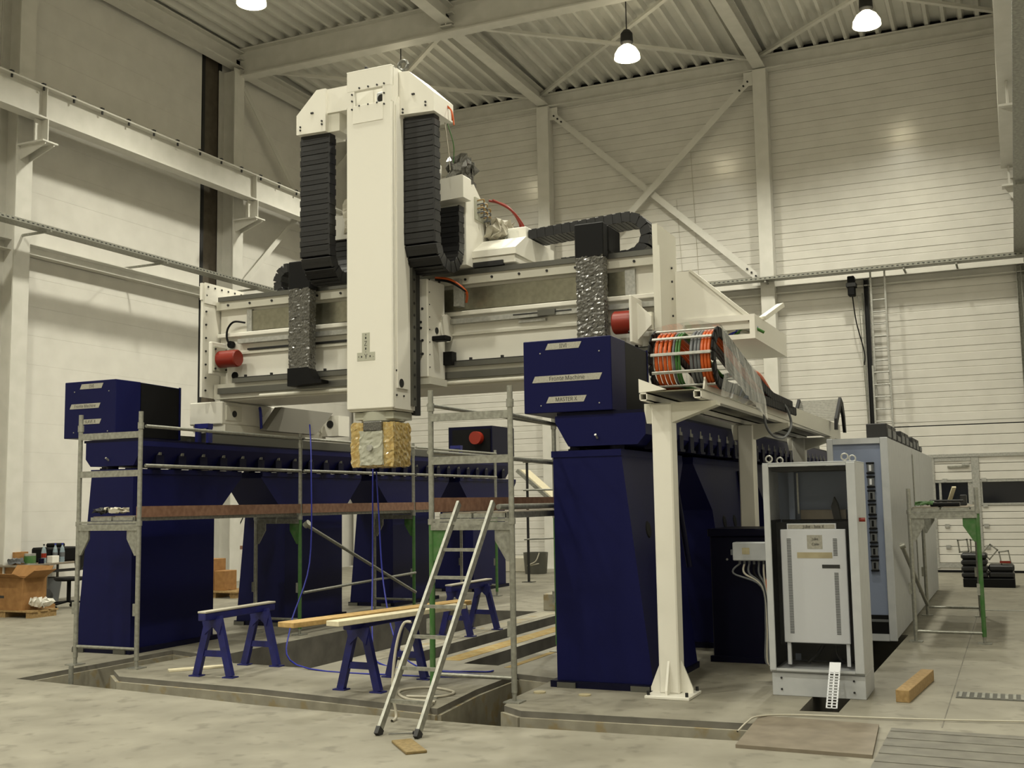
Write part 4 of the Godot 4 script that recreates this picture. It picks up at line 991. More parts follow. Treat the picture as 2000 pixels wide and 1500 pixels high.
		pz(d, "foot", M.black, [Vector2(xa, 3.22), Vector2(xa, 3.45), Vector2(xb - 0.02, 3.45), Vector2(xb + 0.06, 3.30), Vector2(xb + 0.18, 3.28), Vector2(xb + 0.18, 3.24)], -11.67, -11.83)

# ---------- cable stand, cabinets ----------
func build_cable_stand() -> void:
	var t: Node3D
	var pw := ["front white square post carrying the cable trough, with gusseted foot", "second white square post under the cable trough, behind the front one", "rear white square post under the cable trough"]
	var pi := 0
	for q in [[-9.52, 1], [-12.9, 0], [-16.4, 0]]:
		var z: float = q[0]
		t = th("trough_post", pw[pi], "post", Vector3(-2.84, 0, z - 0.09), "white trough posts"); pi += 1
		bx(t, "post", M.white, -2.93, -2.75, 0.02, 2.555, z, z - 0.18, 0.012)
		bx(t, "base_plate", M.white, -3.015, -2.62, 0.0, 0.025, z + 0.17, z - 0.24, 0.004)
		for s in [-1, 1]:
			pz(t, "base_gusset", M.white, [Vector2(-2.84 + s * 0.09, 0.025), Vector2(-2.84 + s * 0.19, 0.025), Vector2(-2.84 + s * 0.19, 0.06), Vector2(-2.84 + s * 0.09, 0.30)], z - 0.08, z - 0.10)
			px(t, "base_gusset", M.white, [Vector2(z - 0.09 + s * 0.09, 0.025), Vector2(z - 0.09 + s * 0.19, 0.025), Vector2(z - 0.09 + s * 0.19, 0.06), Vector2(z - 0.09 + s * 0.09, 0.30)], -2.85, -2.83)
			for r in [-1, 1]: tb(t, "anchor_bolt", M.dark, Vector3(-2.82 + s * 0.17, 0.02, z - 0.04 + r * 0.17), Vector3(-2.82 + s * 0.17, 0.06, z - 0.04 + r * 0.17), 0.014, 6)
		pz(t, "cantilever", M.white2, [Vector2(-3.0, 2.50), Vector2(-3.0, 2.558), Vector2(-2.34, 2.558), Vector2(-2.34, 2.52), Vector2(-2.75, 2.38), Vector2(-2.98, 2.38)], z - 0.02, z - 0.16)
	# trough: two square tubes and a folded sheet
	t = th("cable_trough", "white cable trough on square tubes along the right machine bed", "cable trough", Vector3(-2.68, 2.565, -13.4))
	for x in [-2.93, -2.445]:
		var b := MB.new()
		b.bb(x - 0.035, x + 0.035, 2.565, 2.575, -9.3, -17.5); b.bb(x - 0.035, x + 0.035, 2.625, 2.635, -9.3, -17.5); b.bb(x - 0.035, x - 0.027, 2.565, 2.635, -9.3, -17.5); b.bb(x + 0.027, x + 0.035, 2.565, 2.635, -9.3, -17.5)
		put(b, t, "square_tube", M.white)
		bx(t, "tube_inside", M.black, x - 0.027, x + 0.027, 2.575, 2.625, -9.5, -9.52)
	bx(t, "trough_floor", M.inox, -2.97, -2.40, 2.637, 2.647, -9.32, -17.5)
	px(t, "trough_side", M.white2, [Vector2(-9.32, 2.64), Vector2(-9.34, 2.66), Vector2(-9.40, 2.79), Vector2(-17.5, 2.79), Vector2(-17.5, 2.56)], -2.405, -2.39)
	pz(t, "corner_plate", M.white, [Vector2(-2.97, 2.637), Vector2(-2.97, 2.76), Vector2(-2.72, 2.655)], -9.30, -9.315)
	# steel energy chain with the cable loop
	var c := th("cable_chain", "steel energy chain loop full of orange, grey and green cables on the trough", "energy chain", Vector3(-2.6, 2.65, -10.6))
	var yc := 2.93
	var r := 0.235
	var prof := []
	prof.append_array(arc(Vector3(0, yc, -9.56), Vector3(0, 0, 1), Vector3(0, 1, 0), r, -90, 90, 14))
	prof.append_array([Vector3(0, 3.12, -9.9), Vector3(0, 3.02, -10.4), Vector3(0, 2.92, -10.9), Vector3(0, 2.83, -11.4), Vector3(0, 2.77, -11.9), Vector3(0, 2.76, -13.0)])
	var low := [Vector3(0, 2.70, -9.56), Vector3(0, 2.70, -13.2)]
	var cab := [[0.03, M.orange], [0.07, M.orange], [0.11, M.orange], [0.15, M.orange], [0.185, M.cgrey], [0.21, M.cgreen], [0.235, M.cgreen], [0.345, M.cgrey], [0.38, M.cgrey], [0.41, M.cgrey], [0.44, M.orange], [0.47, M.orange], [0.50, M.orange]]
	for q in cab:
		var pts := [Vector3(-2.84 + q[0], 2.70, -13.2)]
		for z in [-12.2, -11.2, -10.4]: pts.append(Vector3(-2.84 + q[0], 2.70, z))
		for k in prof: pts.append(Vector3(-2.84 + q[0], k.y, k.z))
		sw(c, "cable", q[1], pts, 0.017 if q[1] == M.orange or q[0] > 0.3 else 0.012)
	# side plates of the chain as curved bands
	for x in [-2.865, -2.30]:
		var b := MB.new()
		var pa := low.duplicate(); pa.reverse(); pa.append_array(prof)
		var pp := resample(pa, 0.09)
		for i in pp.size() - 1:
			var d: Vector3 = (pp[i + 1] - pp[i]).normalized()
			b.bev(Vector3(x, (pp[i].y + pp[i + 1].y) / 2, (pp[i].z + pp[i + 1].z) / 2), Vector3(0.025, 0.10, 0.086), 0.01, Basis(Vector3.RIGHT, d.cross(Vector3.RIGHT), d))
		put(b, c, "side_band", M.black)
	for a in [-62, -28, 6, 40, 72]:
		var p := Vector3(0, yc + sin(deg_to_rad(a)) * (r + 0.035), -9.56 + cos(deg_to_rad(a)) * (r + 0.035))
		var b := MB.new(); b.bev(Vector3(-2.583, p.y, p.z), Vector3(0.54, 0.028, 0.016), 0.004, Basis(Vector3.RIGHT, deg_to_rad(-a)))
		put(b, c, "cross_bar", M.alu)
	for a in range(0, 12):
		var p := Vector3(0, 3.15 - a * 0.034, -9.80 - a * 0.17)
		var b := MB.new(); b.box(Vector3(-2.583, p.y + 0.03, p.z), Vector3(0.54, 0.014, 0.028)); put(b, c, "cross_bar", M.alu)
	# clear plastic sheet draped over the rear of the loop
	var fn := FastNoiseLite.new(); fn.seed = 5; fn.frequency = 1.0
	var fb := MB.new()
	var g := []
	for i in 19:
		var z := lerpf(-9.50, -11.25, i / 18.0)
		var top := lerpf(3.24, 2.90, i / 18.0)
		var row := []
		var sec := [Vector2(-2.89, top - 0.35), Vector2(-2.89, top - 0.02), Vector2(-2.75, top + 0.02), Vector2(-2.45, top + 0.02), Vector2(-2.275, top - 0.02), Vector2(-2.25, top - 0.2), Vector2(-2.24, top - 0.42), Vector2(-2.30, 2.60)]
		for k in sec.size():
			var q: Vector2 = sec[k]
			row.append(Vector3(q.x + fn.get_noise_3d(q.x * 8, q.y * 8, z * 9) * 0.03, q.y + fn.get_noise_3d(q.x * 9 + 9, q.y * 8, z * 9) * 0.03, z))
		g.append(row)
	for i in 18:
		for k in 7: fb.quad(g[i][k], g[i + 1][k], g[i + 1][k + 1], g[i][k + 1])
	put(fb, c, "film_cover", M.film).set_meta("label", "clear crinkled plastic sheet over the chain")
	# loose bundle resting behind the chain
	for k in 7:
		sw(c, "rear_cable", [M.orange, M.black, M.black, M.orange, M.black, M.cgrey, M.black][k], [Vector3(-2.40 - k * 0.04, 2.96 - k * 0.01, -10.9), Vector3(-2.36 - k * 0.04, 2.97, -11.4), Vector3(-2.38 - k * 0.03, 2.88, -12.0), Vector3(-2.42 - k * 0.03, 2.70, -12.7)], 0.028)
	tag(sw(self, "grey_cable", M.cgrey, [Vector3(-2.38, 2.84, -11.8), Vector3(-2.36, 2.5, -11.7), Vector3(-2.32, 2.36, -11.9), Vector3(-2.27, 2.36, -12.3), Vector3(-2.25, 2.52, -12.6), Vector3(-2.28, 2.7, -12.5), Vector3(-2.36, 2.8, -12.4)], 0.014), "grey cable hanging in a loop under the cable trough", "cable")
	# far chain loop standing on the trough
	var fc := th("cable_chain", "far chain loop with dark cross bars at the rear of the trough", "energy chain", Vector3(-2.6, 2.65, -17.0))
	for i in 13:
		var k := i / 12.0
		var b := MB.new(); b.box(Vector3(-2.6, lerpf(2.80, 3.13, k), lerpf(-16.45, -16.95, k)), Vector3(0.55, 0.017, 0.016)); put(b, fc, "cross_bar", M.alu)
	for x in [-2.9, -2.3]:
		px(fc, "side_band", M.black, [Vector2(-16.38, 2.66), Vector2(-16.42, 2.82), Vector2(-16.95, 3.17), Vector2(-17.15, 3.10), Vector2(-17.3, 2.9), Vector2(-17.35, 2.66), Vector2(-17.25, 2.66), Vector2(-17.15, 2.9), Vector2(-16.95, 3.05), Vector2(-16.52, 2.75), Vector2(-16.5, 2.66)], x - 0.02, x + 0.02)

func eye_bolt(t: Node, p: Vector3) -> void:
	var ring := []
	for k in 15: ring.append(p + Vector3(cos(TAU * k / 14.0) * 0.028, 0.042 + sin(TAU * k / 14.0) * 0.028, 0))
	var b := MB.new(); b.sweep(ring, 0.008, 6); b.tube(p, p + Vector3(0, 0.02, 0), 0.014, 8)
	put(b, t, "lifting_eye", M.alu)

func build_cabinets() -> void:
	var t := th("control_cabinet", "light grey control cabinet with a glazed door beside the white post", "cabinet", Vector3(-1.63, 0, -10.1))
	var x0 := -2.03
	var x1 := -1.24
	var zf := -9.86
	var zb := -10.48
	# carcass: sides, top, back
	bx(t, "side_panel", M.cab, x0, x0 + 0.02, 0.20, 1.996, zf - 0.012, zb); bx(t, "side_panel", M.cab, x1 - 0.02, x1, 0.20, 1.996, zf - 0.012, zb)
	bx(t, "top_panel", M.cab, x0 - 0.002, x1 + 0.002, 1.997, 2.006, zf - 0.012, zb, 0.002); bx(t, "bottom_panel", M.cab, x0 + 0.021, x1 - 0.021, 0.20, 0.22, zf - 0.012, zb)
	bx(t, "back_panel", M.cabin, x0 + 0.02, x1 - 0.02, 0.22, 1.98, zb + 0.02, zb)
	bx(t, "plinth", M.cab, x0 + 0.01, x1 - 0.0, 0.0, 0.195, zf - 0.02, zb, 0.004)
	for q in [[-1.94, 0.15], [-1.94, 0.055], [-1.335, 0.15], [-1.335, 0.055]]: tb(t, "plinth_screw", M.dark, Vector3(q[0], q[1], zf - 0.02), Vector3(q[0], q[1], zf - 0.012), 0.009, 8)
	var d := Node3D.new(); d.name = "door"; t.add_child(d)
	bx(d, "door_frame", M.cab, x0, x0 + 0.055, 0.215, 1.995, zf + 0.015, zf - 0.01, 0.004); bx(d, "door_frame", M.cab, x1 - 0.075, x1, 0.215, 1.995, zf + 0.015, zf - 0.01, 0.004)
	bx(d, "door_frame", M.cab, x0 + 0.056, x1 - 0.076, 1.97, 1.995, zf + 0.013, zf - 0.01); bx(d, "door_frame", M.cab, x0 + 0.056, x1 - 0.076, 0.215, 0.235, zf + 0.013, zf - 0.01)
	bx(d, "pane", M.glass, x0 + 0.055, x1 - 0.075, 0.235, 1.97, zf + 0.004, zf - 0.002)
	tb(t, "emergency_button", M.red, Vector3(x1, 1.50, -9.97), Vector3(x1 + 0.05, 1.50, -9.97), 0.018, 10)
	for q in [[x0 + 0.05, zf - 0.06], [x1 - 0.09, zf - 0.06], [x0 + 0.05, zb + 0.06], [x1 - 0.09, zb + 0.06]]: eye_bolt(t, Vector3(q[0], 2.0, q[1]))
	# interior
	bx(t, "inner_frame", M.black, x0 + 0.06, x1 - 0.06, 0.24, 0.30, -10.42, -10.36); bx(t, "inner_post", M.cabin, x0 + 0.13, x0 + 0.18, 0.24, 1.96, -10.40, -10.36); bx(t, "inner_strip", M.alu, x0 + 0.20, x0 + 0.215, 1.55, 1.92, -10.40, -10.385)
	bx(t, "header_panel", M.dark, x0 + 0.06, x1 - 0.08, 1.93, 1.97, -9.95, -10.45)
	bx(t, "brown_board", M.board, -1.80, -1.40, 1.50, 1.585, -10.36, -10.40)
	pz(t, "document_pocket", M.dark, [Vector2(-1.50, 1.50), Vector2(-1.52, 1.61), Vector2(-1.49, 1.70), Vector2(-1.46, 1.64), Vector2(-1.44, 1.50)], -10.30, -10.36)
	var u := Node3D.new(); u.name = "drive_unit"; t.add_child(u)
	bx(t, "inner_shroud", M.black, x0 + 0.06, x1 - 0.08, 0.30, 1.50, -10.345, -10.36); bx(t, "inner_liner", M.black, x0 + 0.02, x0 + 0.03, 0.22, 1.5, zf - 0.02, zb + 0.02); bx(t, "inner_liner", M.black, x1 - 0.03, x1 - 0.02, 0.22, 1.5, zf - 0.02, zb + 0.02)
	bx(u, "unit_front", M.plastic, -1.92, -1.36, 0.44, 1.42, -9.98, -10.02, 0.006); bx(u, "unit_body", M.black, -1.96, -1.34, 0.42, 1.48, -10.02, -10.34)
	bx(u, "unit_cap", M.plastic, -1.86, -1.44, 1.42, 1.47, -9.985, -10.02)
	bx(u, "unit_leg", M.plastic, -1.90, -1.87, 0.25, 0.44, -10.0, -10.04); bx(u, "unit_leg", M.plastic, -1.40, -1.37, 0.25, 0.44, -10.0, -10.04)
	var lv := MB.new()
	var y := 0.52
	while y < 1.34:
		lv.bb(-1.865, -1.83, y, y + 0.008, -9.98, -9.977)
		if y < 1.05 or y > 1.18: lv.bb(-1.47, -1.435, y, y + 0.008, -9.98, -9.977)
		y += 0.014
	var lo := put(lv, u, "vent_slots", M.cgrey); lo.set_meta("kind", "stuff")
	bx(u, "name_plate", M.ink, -1.57, -1.42, 1.085, 1.115, -9.98, -9.976); bx(u, "warning_strip", M.lip, -1.78, -1.48, 1.17, 1.22, -9.98, -9.978); bx(u, "note", M.tape, -1.69, -1.56, 1.25, 1.37, -9.98, -9.978)
	bx(u, "tape", M.tape, -1.85, -1.45, 1.425, 1.462, -9.985, -9.982)
	text(u, "handwriting", "Juke - box X", M.ink, Vector3(-1.63, 1.443, -9.98), 0.026); text(u, "handwriting", "Juke", M.ink, Vector3(-1.62, 1.335, -9.977), 0.022); text(u, "handwriting", "Com", M.ink, Vector3(-1.62, 1.29, -9.977), 0.022)
	for q in 2: sw(t, "lower_cable", M.black, [Vector3(-1.6 + q * 0.1, 0.44, -10.15), Vector3(-1.66 + q * 0.16, 0.34, -10.12), Vector3(-1.74 + q * 0.30, 0.26, -10.1)], 0.016)
	# perforated plastic strip leaning on the plinth
	var s := th("slotted_strip", "white slotted plastic strip leaning against the cabinet plinth", "plastic strip", Vector3(-1.46, 0, -9.5))
	var ba := Basis(Vector3.RIGHT, deg_to_rad(-44))
	var b := MB.new()
	var c0 := Vector3(-1.465, 0.155, -9.62)
	for x in [-0.04, 0.0, 0.04]: b.box(c0 + ba * Vector3(x, -0.05, 0), Vector3(0.012, 0.36, 0.006), ba)
	b.box(c0 + ba * Vector3(0, 0.17, 0), Vector3(0.092, 0.10, 0.006), ba)
	for k in 13: b.box(c0 + ba * Vector3(0, 0.11 - k * 0.028, 0), Vector3(0.092, 0.008, 0.006), ba)
	put(b, s, "strip", M.plastic)
	# long rear row of cabinets
	var r := th("rear_cabinet", "tall light grey cabinet row behind the glazed cabinet, with connector panel", "cabinet", Vector3(-1.7, 0, -17))
	bx(r, "end_panel", M.cabin, -2.02, -1.43, 0.16, 2.36, -13.93, -13.96)
	bx(r, "end_frame", M.cab, -2.07, -2.0, 0.0, 2.40, -13.90, -13.96, 0.006); bx(r, "end_frame", M.cab, -1.45, -1.36, 0.0, 2.40, -13.90, -13.96, 0.006); bx(r, "end_frame", M.cab, -1.999, -1.451, 2.33, 2.398, -13.902, -13.958); bx(r, "end_frame", M.cab, -1.999, -1.451, 0.0, 0.08, -13.902, -13.958)
	for q in [[-13.965, -17.3], [-17.3, -18.6], [-18.6, -21.6]]: bx(r, "side_panel", M.cab, -2.06, -1.362, 0.02, 2.396, q[0] - 0.004, q[1] + 0.004, 0.006)
	for k in 8:
		var yy := 0.88 + k * 0.165
		var cn := Node3D.new(); cn.name = "connector"; r.add_child(cn, true)
		bx(cn, "housing", M.cgrey, -1.61, -1.535, yy - 0.055, yy + 0.055, -13.93, -13.885, 0.01)
		bx(cn, "hood", M.black, -1.62, -1.525, yy + 0.05, yy + 0.07, -13.93, -13.88, 0.006); bx(cn, "hood", M.black, -1.62, -1.525, yy - 0.07, yy - 0.05, -13.93, -13.88, 0.006)
		bx(cn, "insert", M.black if k < 6 else M.plastic, -1.585, -1.56, yy - 0.035, yy + 0.035, -13.885, -13.878)
	bx(r, "dark_base", M.black, -2.0, -1.45, 0.08, 0.30, -13.92, -13.955); bx(r, "base_bar", M.cgrey, -2.0, -1.45, 0.22, 0.25, -13.915, -13.93)
	bx(r, "corner_profile", M.alu, -1.36, -1.345, 0.3, 2.3, -17.26, -17.34)
	# ventilation boxes on the roof
	var zz := -14.1
	for k in 9:
		var f := th("roof_fan_box", "dark vent box on the rear cabinet roof, %s from the front" % ["first", "second", "third", "fourth", "fifth", "sixth", "seventh", "eighth", "ninth"][k], "vent box", Vector3(-1.45, 2.40, zz), "vent boxes on the rear cabinets")
		bx(f, "body", M.dark, -1.62, -1.38, 2.40, 2.58 if k % 3 != 2 else 2.50, zz, zz - 0.52, 0.01)
		bx(f, "grille", M.cgrey, -1.379, -1.372, 2.42, 2.52 if k % 3 != 2 else 2.48, zz - 0.06, zz - 0.46)
		zz -= 0.62
	# junction box with its cable bunch
	var j := th("junction_box", "light grey junction box with cables between post and glazed cabinet", "junction box", Vector3(-2.25, 0.95, -10.45))
	bx(j, "box", M.cab, -2.45, -2.04, 1.12, 1.29, -10.40, -10.54, 0.008); bx(j, "label", M.lip, -2.36, -2.29, 1.18, 1.24, -10.398, -10.396)
	bx(j, "lug", M.cgrey, -2.48, -2.45, 1.17, 1.22, -10.45, -10.5); bx(j, "bracket", M.cab, -2.12, -2.03, 0.85, 1.3, -10.5, -10.54)
	for k in 8: tb(j, "gland", M.cgrey, Vector3(-2.40 + k * 0.045, 1.085, -10.46), Vector3(-2.40 + k * 0.045, 1.12, -10.46), 0.012, 8)
	for k in 7:
		var x := -2.40 + k * 0.045
		sw(j, "cable", [M.cgrey, M.hose, M.cgrey, M.black, M.cgrey, M.hose, M.orange][k], [Vector3(x, 1.09, -10.46), Vector3(x + (0.0 if k > 0 else -0.06), 1.0, -10.45), Vector3(-2.20 + k * 0.008, 0.88, -10.44), Vector3(-2.17 + k * 0.012, 0.55, -10.42), Vector3(-2.18 + k * 0.016, 0.22 - k * 0.008, -10.40), Vector3(-2.12 + k * 0.01, 0.20, -10.40), Vector3(-2.06, 0.36, -10.42)], 0.010)
	# low dark blue housing behind the post
	var hb := th("coolant_housing", "low dark blue housing between the right pedestals and the cabinet", "machine cover", Vector3(-2.6, 0, -12.3))
	bx(hb, "body", M.bluedk, -3.0, -2.12, 0.0, 1.30, -11.72, -12.7, 0.01); bx(hb, "lid", M.bluedk, -3.02, -2.10, 1.30, 1.38, -11.69, -12.7, 0.01); bx(hb, "sill", M.bluedk, -3.02, -2.10, 0.0, 0.06, -11.66, -11.72)
	for x in [-2.82, -2.68]: tb(hb, "screw", M.alu, Vector3(x, 1.06, -11.72), Vector3(x, 1.06, -11.71), 0.012, 6)

# ---------- scaffolds ----------
func scaffold_portal(label: String, x0: float, x1: float, z: float, top: float, deck: float, green: int, group: String, low := 0.2, upper := 2) -> void:
	var t := th("scaffold_portal", label, "scaffold", Vector3((x0 + x1) / 2, 0, z), group)
	for i in 2:
		var x: float = [x0, x1][i]
		var m: Material = M.green if green == i else M.galv
		tb(t, "post", m, Vector3(x, 0.08, z), Vector3(x, minf(top, deck + 0.02), z), 0.026, 10)
		if top > deck and (upper == 2 or i == upper): tb(t, "post", M.galv, Vector3(x, deck + 0.02, z), Vector3(x, top, z), 0.025, 10)
		tb(t, "spigot", M.galv, Vector3(x, 0.0, z), Vector3(x, 0.14, z), 0.02, 8)
		bx(t, "foot_plate", M.galv, x - 0.075, x + 0.075, 0.0, 0.012, z - 0.075, z + 0.075)
		tb(t, "collar", M.galv, Vector3(x, deck - 0.02, z), Vector3(x, deck + 0.03, z), 0.033, 10)
		if top - deck > 0.5 and (upper == 2 or i == upper): tb(t, "collar", M.galv, Vector3(x, top - 0.19, z), Vector3(x, top - 0.12, z), 0.033, 10)
		bx(t, "wedge_lock", M.galv, x - 0.05, x + 0.01, 0.55, 0.68, z - 0.02, z + 0.02)
		var s := 1.0 if i == 0 else -1.0
		pz(t, "gusset", M.green if green == i else M.galv, [Vector2(x + s * 0.02, deck - 0.07), Vector2(x + s * 0.16, deck - 0.07), Vector2(x + s * 0.16, deck - 0.16), Vector2(x + s * 0.05, deck - 0.34), Vector2(x + s * 0.02, deck - 0.34)], z - 0.012, z + 0.012)
	bx(t, "transom", M.galv, x0, x1, deck - 0.07, deck, z - 0.025, z + 0.025)
	bx(t, "deck_bearer", M.galv, x0, x1, deck + 0.005, deck + 0.03, z - 0.02, z + 0.02)
	tb(t, "base_tie", M.galv, Vector3(x0, low, z), Vector3(x1, low, z), 0.018, 8)
	if top - deck > 0.5 and upper == 2:
		for y in [top - 0.25, deck + 0.55]:
			bx(t, "end_rail", M.galv, x0, x1, y - 0.035, y + 0.035, z - 0.018, z + 0.018)
func scaffold_deck(label: String, x0: float, x1: float, y: float, z0: float, z1: float, group: String) -> void:
	var t := th("scaffold_deck", label, "scaffold deck", Vector3((x0 + x1) / 2, y, (z0 + z1) / 2), group)
	var n := 2
	for i in n:
		var xa := lerpf(x0, x1, float(i) / n) + 0.01; var xb := lerpf(x0, x1, float(i + 1) / n) - 0.01
		bx(t, "plank", M.galv, xa, xb, y - 0.05, y - 0.01, z0, z1); bx(t, "plank_surface", M.board, xa + 0.02, xb - 0.02, y - 0.012, y, z0 - 0.02, z1 + 0.02)
	bx(t, "edge_channel", M.galv, x1 - 0.02, x1, y - 0.055, y - 0.0, z0, z1)

func build_scaffold() -> void:
	var zs := [-9.32, -12.39, -15.46, -18.53]
	var xa := -9.44
	var xb := -8.72
	var wn := ["nearest galvanised scaffold frame in front of the left bed", "second scaffold frame along the left bed, green lower post", "third scaffold frame along the left bed", "farthest scaffold frame along the left bed"]
	for i in 4:
		scaffold_portal(wn[i], xa - (0.08 if i == 0 else 0.0), xb + (0.07 if i == 0 else 0.0), zs[i], 2.75 if i < 1 else 2.66, 1.53, 1 if i > 0 else -1, "scaffold frames along the left bed", 0.2, 2 if i == 0 else 1)
	var bw := ["near", "middle", "far"]
	for i in 3:
		for k in 2:
			var y: float = [2.59, 2.16][k]
			tag(tb(self, "guard_rail", M.galv, Vector3(xb + (0.11 if i == 0 else 0.035), y, zs[i] - 0.036), Vector3(xb + 0.035, y, zs[i + 1] + 0.036), 0.019, 8), "%s guard rail tube in the %s bay of the left scaffold" % [["upper", "middle"][k], bw[i]], "guard rail", "guard rails of the left scaffold")
		tag(bx(self, "toe_board", M.ply, xb + 0.0, xb + 0.03, 1.60, 1.72, zs[i] - 0.03, zs[i + 1] + 0.03), "brown plywood toe board in the %s bay of the left scaffold" % bw[i], "toe board", "toe boards of the left scaffold")
		scaffold_deck("scaffold deck in the %s bay of the left scaffold" % bw[i], xa + 0.05, xb - 0.03, 1.615, zs[i] - 0.036, zs[i + 1] + 0.036, "decks of the left scaffold")
	var db := th("scaffold_brace", "diagonal scaffold tube falling to the right below the left deck", "scaffold brace", Vector3(-8.6, 0.4, -14))
	tb(db, "tube", M.galv, Vector3(xb + 0.06, 1.45, -12.42), Vector3(xb + 0.06, 0.32, -15.4), 0.024, 8); tb(db, "coupler", M.galv, Vector3(xb + 0.036, 1.43, -12.45), Vector3(xb + 0.10, 1.47, -12.45), 0.045, 8)
	tag(tb(self, "scaffold_ledger", M.galv, Vector3(xb + 0.04, 0.55, -12.42), Vector3(xb + 0.04, 0.62, -15.44), 0.019, 8), "low horizontal scaffold tube below the diagonal brace", "scaffold tube")
	var rg := th("work_rag", "crumpled rag and tools lying on the near scaffold deck end", "rag", Vector3(-9.2, 1.615, -9.45))
	crumple(rg, "cloth", M.hose, -9.22, -9.02, 1.66, 1.70, -9.40, -9.55, 0.02, 0.03, 61); crumple(rg, "tool_roll", M.dark, -9.38, -9.20, 1.66, 1.70, -9.40, -9.52, 0.025, 0.03, 62)
	# right tower
	scaffold_portal("galvanised scaffold frame with a green leg that the ladder leans on", -4.79, -4.0, -8.82, 2.72, 1.53, 0, "frames of the right scaffold tower")
	scaffold_portal("rear scaffold frame of the right tower, close to the right pedestals", -4.84, -4.12, -11.89, 2.72, 1.53, 0, "frames of the right scaffold tower", 0.2, 0)
	scaffold_deck("scaffold deck of the right tower between its two frames", -4.74, -4.06, 1.615, -8.86, -11.85, "deck of the right tower")
	for k in 2:
		tag(tb(self, "guard_rail", M.galv, Vector3(-4.83, [2.59, 2.16][k], -8.85), Vector3(-4.86, [2.59, 2.16][k], -11.85), 0.019, 8), "%s guard rail tube on the left side of the right tower" % ["upper", "middle"][k], "guard rail", "guard rails of the right tower")
	for k in 2:
		tag(tb(self, "guard_rail", M.galv, Vector3(-4.03, [2.47, 2.08][k], -8.88), Vector3(-4.10, [2.40, 2.05][k], -11.85), 0.019, 8), "%s guard rail tube on the right side of the right tower" % ["upper", "middle"][k], "guard rail", "guard rails of the right tower")
	tag(bx(self, "toe_board", M.ply, -4.80, -4.77, 1.62, 1.75, -8.86, -11.86), "dark red-brown toe board on the right scaffold tower", "toe board")
	tag(tb(self, "loose_tube", M.galv, Vector3(-4.08, 1.66, -8.72), Vector3(-4.02, 1.66, -10.9), 0.024, 8), "loose galvanised tube lying on the right tower deck", "scaffold tube")
	# ladder
	var l := th("leaning_ladder", "aluminium ladder leaning against the right scaffold tower", "ladder", Vector3(-4.25, 0, -7.3), "ladders")
	for i in 2:
		var a := Vector3(-4.40 + i * 0.33, 0.0, -7.24); var c := Vector3(-4.44 + i * 0.33, 1.70, -8.68)
		var b := MB.new(); bar(b, a + (c - a).normalized() * 0.04, c, 0.06, 0.024, Vector3.RIGHT); put(b, l, "stile", M.galv)
		var f := MB.new(); bar(f, a, a + (c - a).normalized() * 0.06, 0.07, 0.034, Vector3.RIGHT); put(f, l, "rubber_foot", M.dark)
	for k in 7:
		var f := 0.13 + k * 0.128
		var p := Vector3(-4.40, 0, -7.24).lerp(Vector3(-4.44, 1.70, -8.68), f)
		var b := MB.new(); b.box(p + Vector3(0.165, 0, 0), Vector3(0.31, 0.026, 0.032)); put(b, l, "rung", M.galv)
	# hose draped over the ladder
	var ho := th("air_hose", "pale air hose looped over the ladder and lying on the slab", "hose", Vector3(-4.5, 0, -8.4))
	sw(ho, "hose", M.hose, [Vector3(-4.46, 0.76, -7.86), Vector3(-4.53, 0.74, -7.85), Vector3(-4.58, 0.55, -7.82), Vector3(-4.60, 0.25, -7.80), Vector3(-4.58, 0.03, -7.82), Vector3(-4.55, 0.012, -7.70)], 0.012)
	sw(ho, "hose", M.hose, [Vector3(-5.0, 0.012, -8.72), Vector3(-4.72, 0.012, -8.80), Vector3(-4.70, 0.012, -9.05), Vector3(-5.05, 0.012, -9.2), Vector3(-5.2, 0.012, -8.95), Vector3(-4.95, 0.012, -8.62), Vector3(-4.62, 0.012, -8.55)], 0.012)
	sw(ho, "hose", M.hose, [Vector3(-4.62, 0.012, -8.52), Vector3(-4.58, 0.02, -8.38), Vector3(-4.53, -0.1, -8.2), Vector3(-4.50, -0.3, -8.15)], 0.012)
	# blue compressed air lines hanging from the gantry
	var words := ["left", "middle", "right"]
	var lines := [[Vector3(-8.3, 2.74, -12.0), Vector3(-8.0, 2.2, -11.6), Vector3(-7.95, 1.0, -11.5), Vector3(-7.8, 0.3, -10.9), Vector3(-7.0, 0.03, -9.9), Vector3(-5.6, 0.012, -9.75), Vector3(-4.9, 0.012, -9.9)],
		[Vector3(-7.3, 2.7, -12.0), Vector3(-7.1, 2.2, -11.6), Vector3(-7.05, 1.0, -11.5), Vector3(-6.75, 0.25, -11.0), Vector3(-6.3, 0.012, -10.4), Vector3(-5.4, 0.012, -10.1), Vector3(-4.85, 0.012, -10.0)],
		[Vector3(-6.75, 2.08, -11.1), Vector3(-6.72, 1.6, -11.1), Vector3(-6.6, 0.8, -11.0), Vector3(-6.2, 0.2, -10.6), Vector3(-5.7, 0.012, -10.25), Vector3(-5.0, 0.012, -10.2), Vector3(-4.9, 0.012, -10.3)]]
	for i in 3:
		tag(sw(self, "blue_air_line", M.cblue, lines[i], 0.009), "thin blue air line hanging down to the slab, %s of the three" % words[i], "hose", "blue air lines")
	# low green scaffold trestle at the right
	var zt := [-13.95, -17.0]
	for i in 2:
		scaffold_portal(["trestle frame with one bright green leg right of the rear cabinets", "rear frame of the green trestle right of the rear cabinets"][i], [-1.16, -1.24][i], [-0.42, -0.54][i], zt[i], [1.78, 1.60][i], 1.50, [1, -1][i], "frames of the right trestle", 0.12)
	scaffold_deck("deck of the low trestle right of the rear cabinets", -1.16, -0.48, 1.56, -13.99, -16.96, "deck of the trestle")
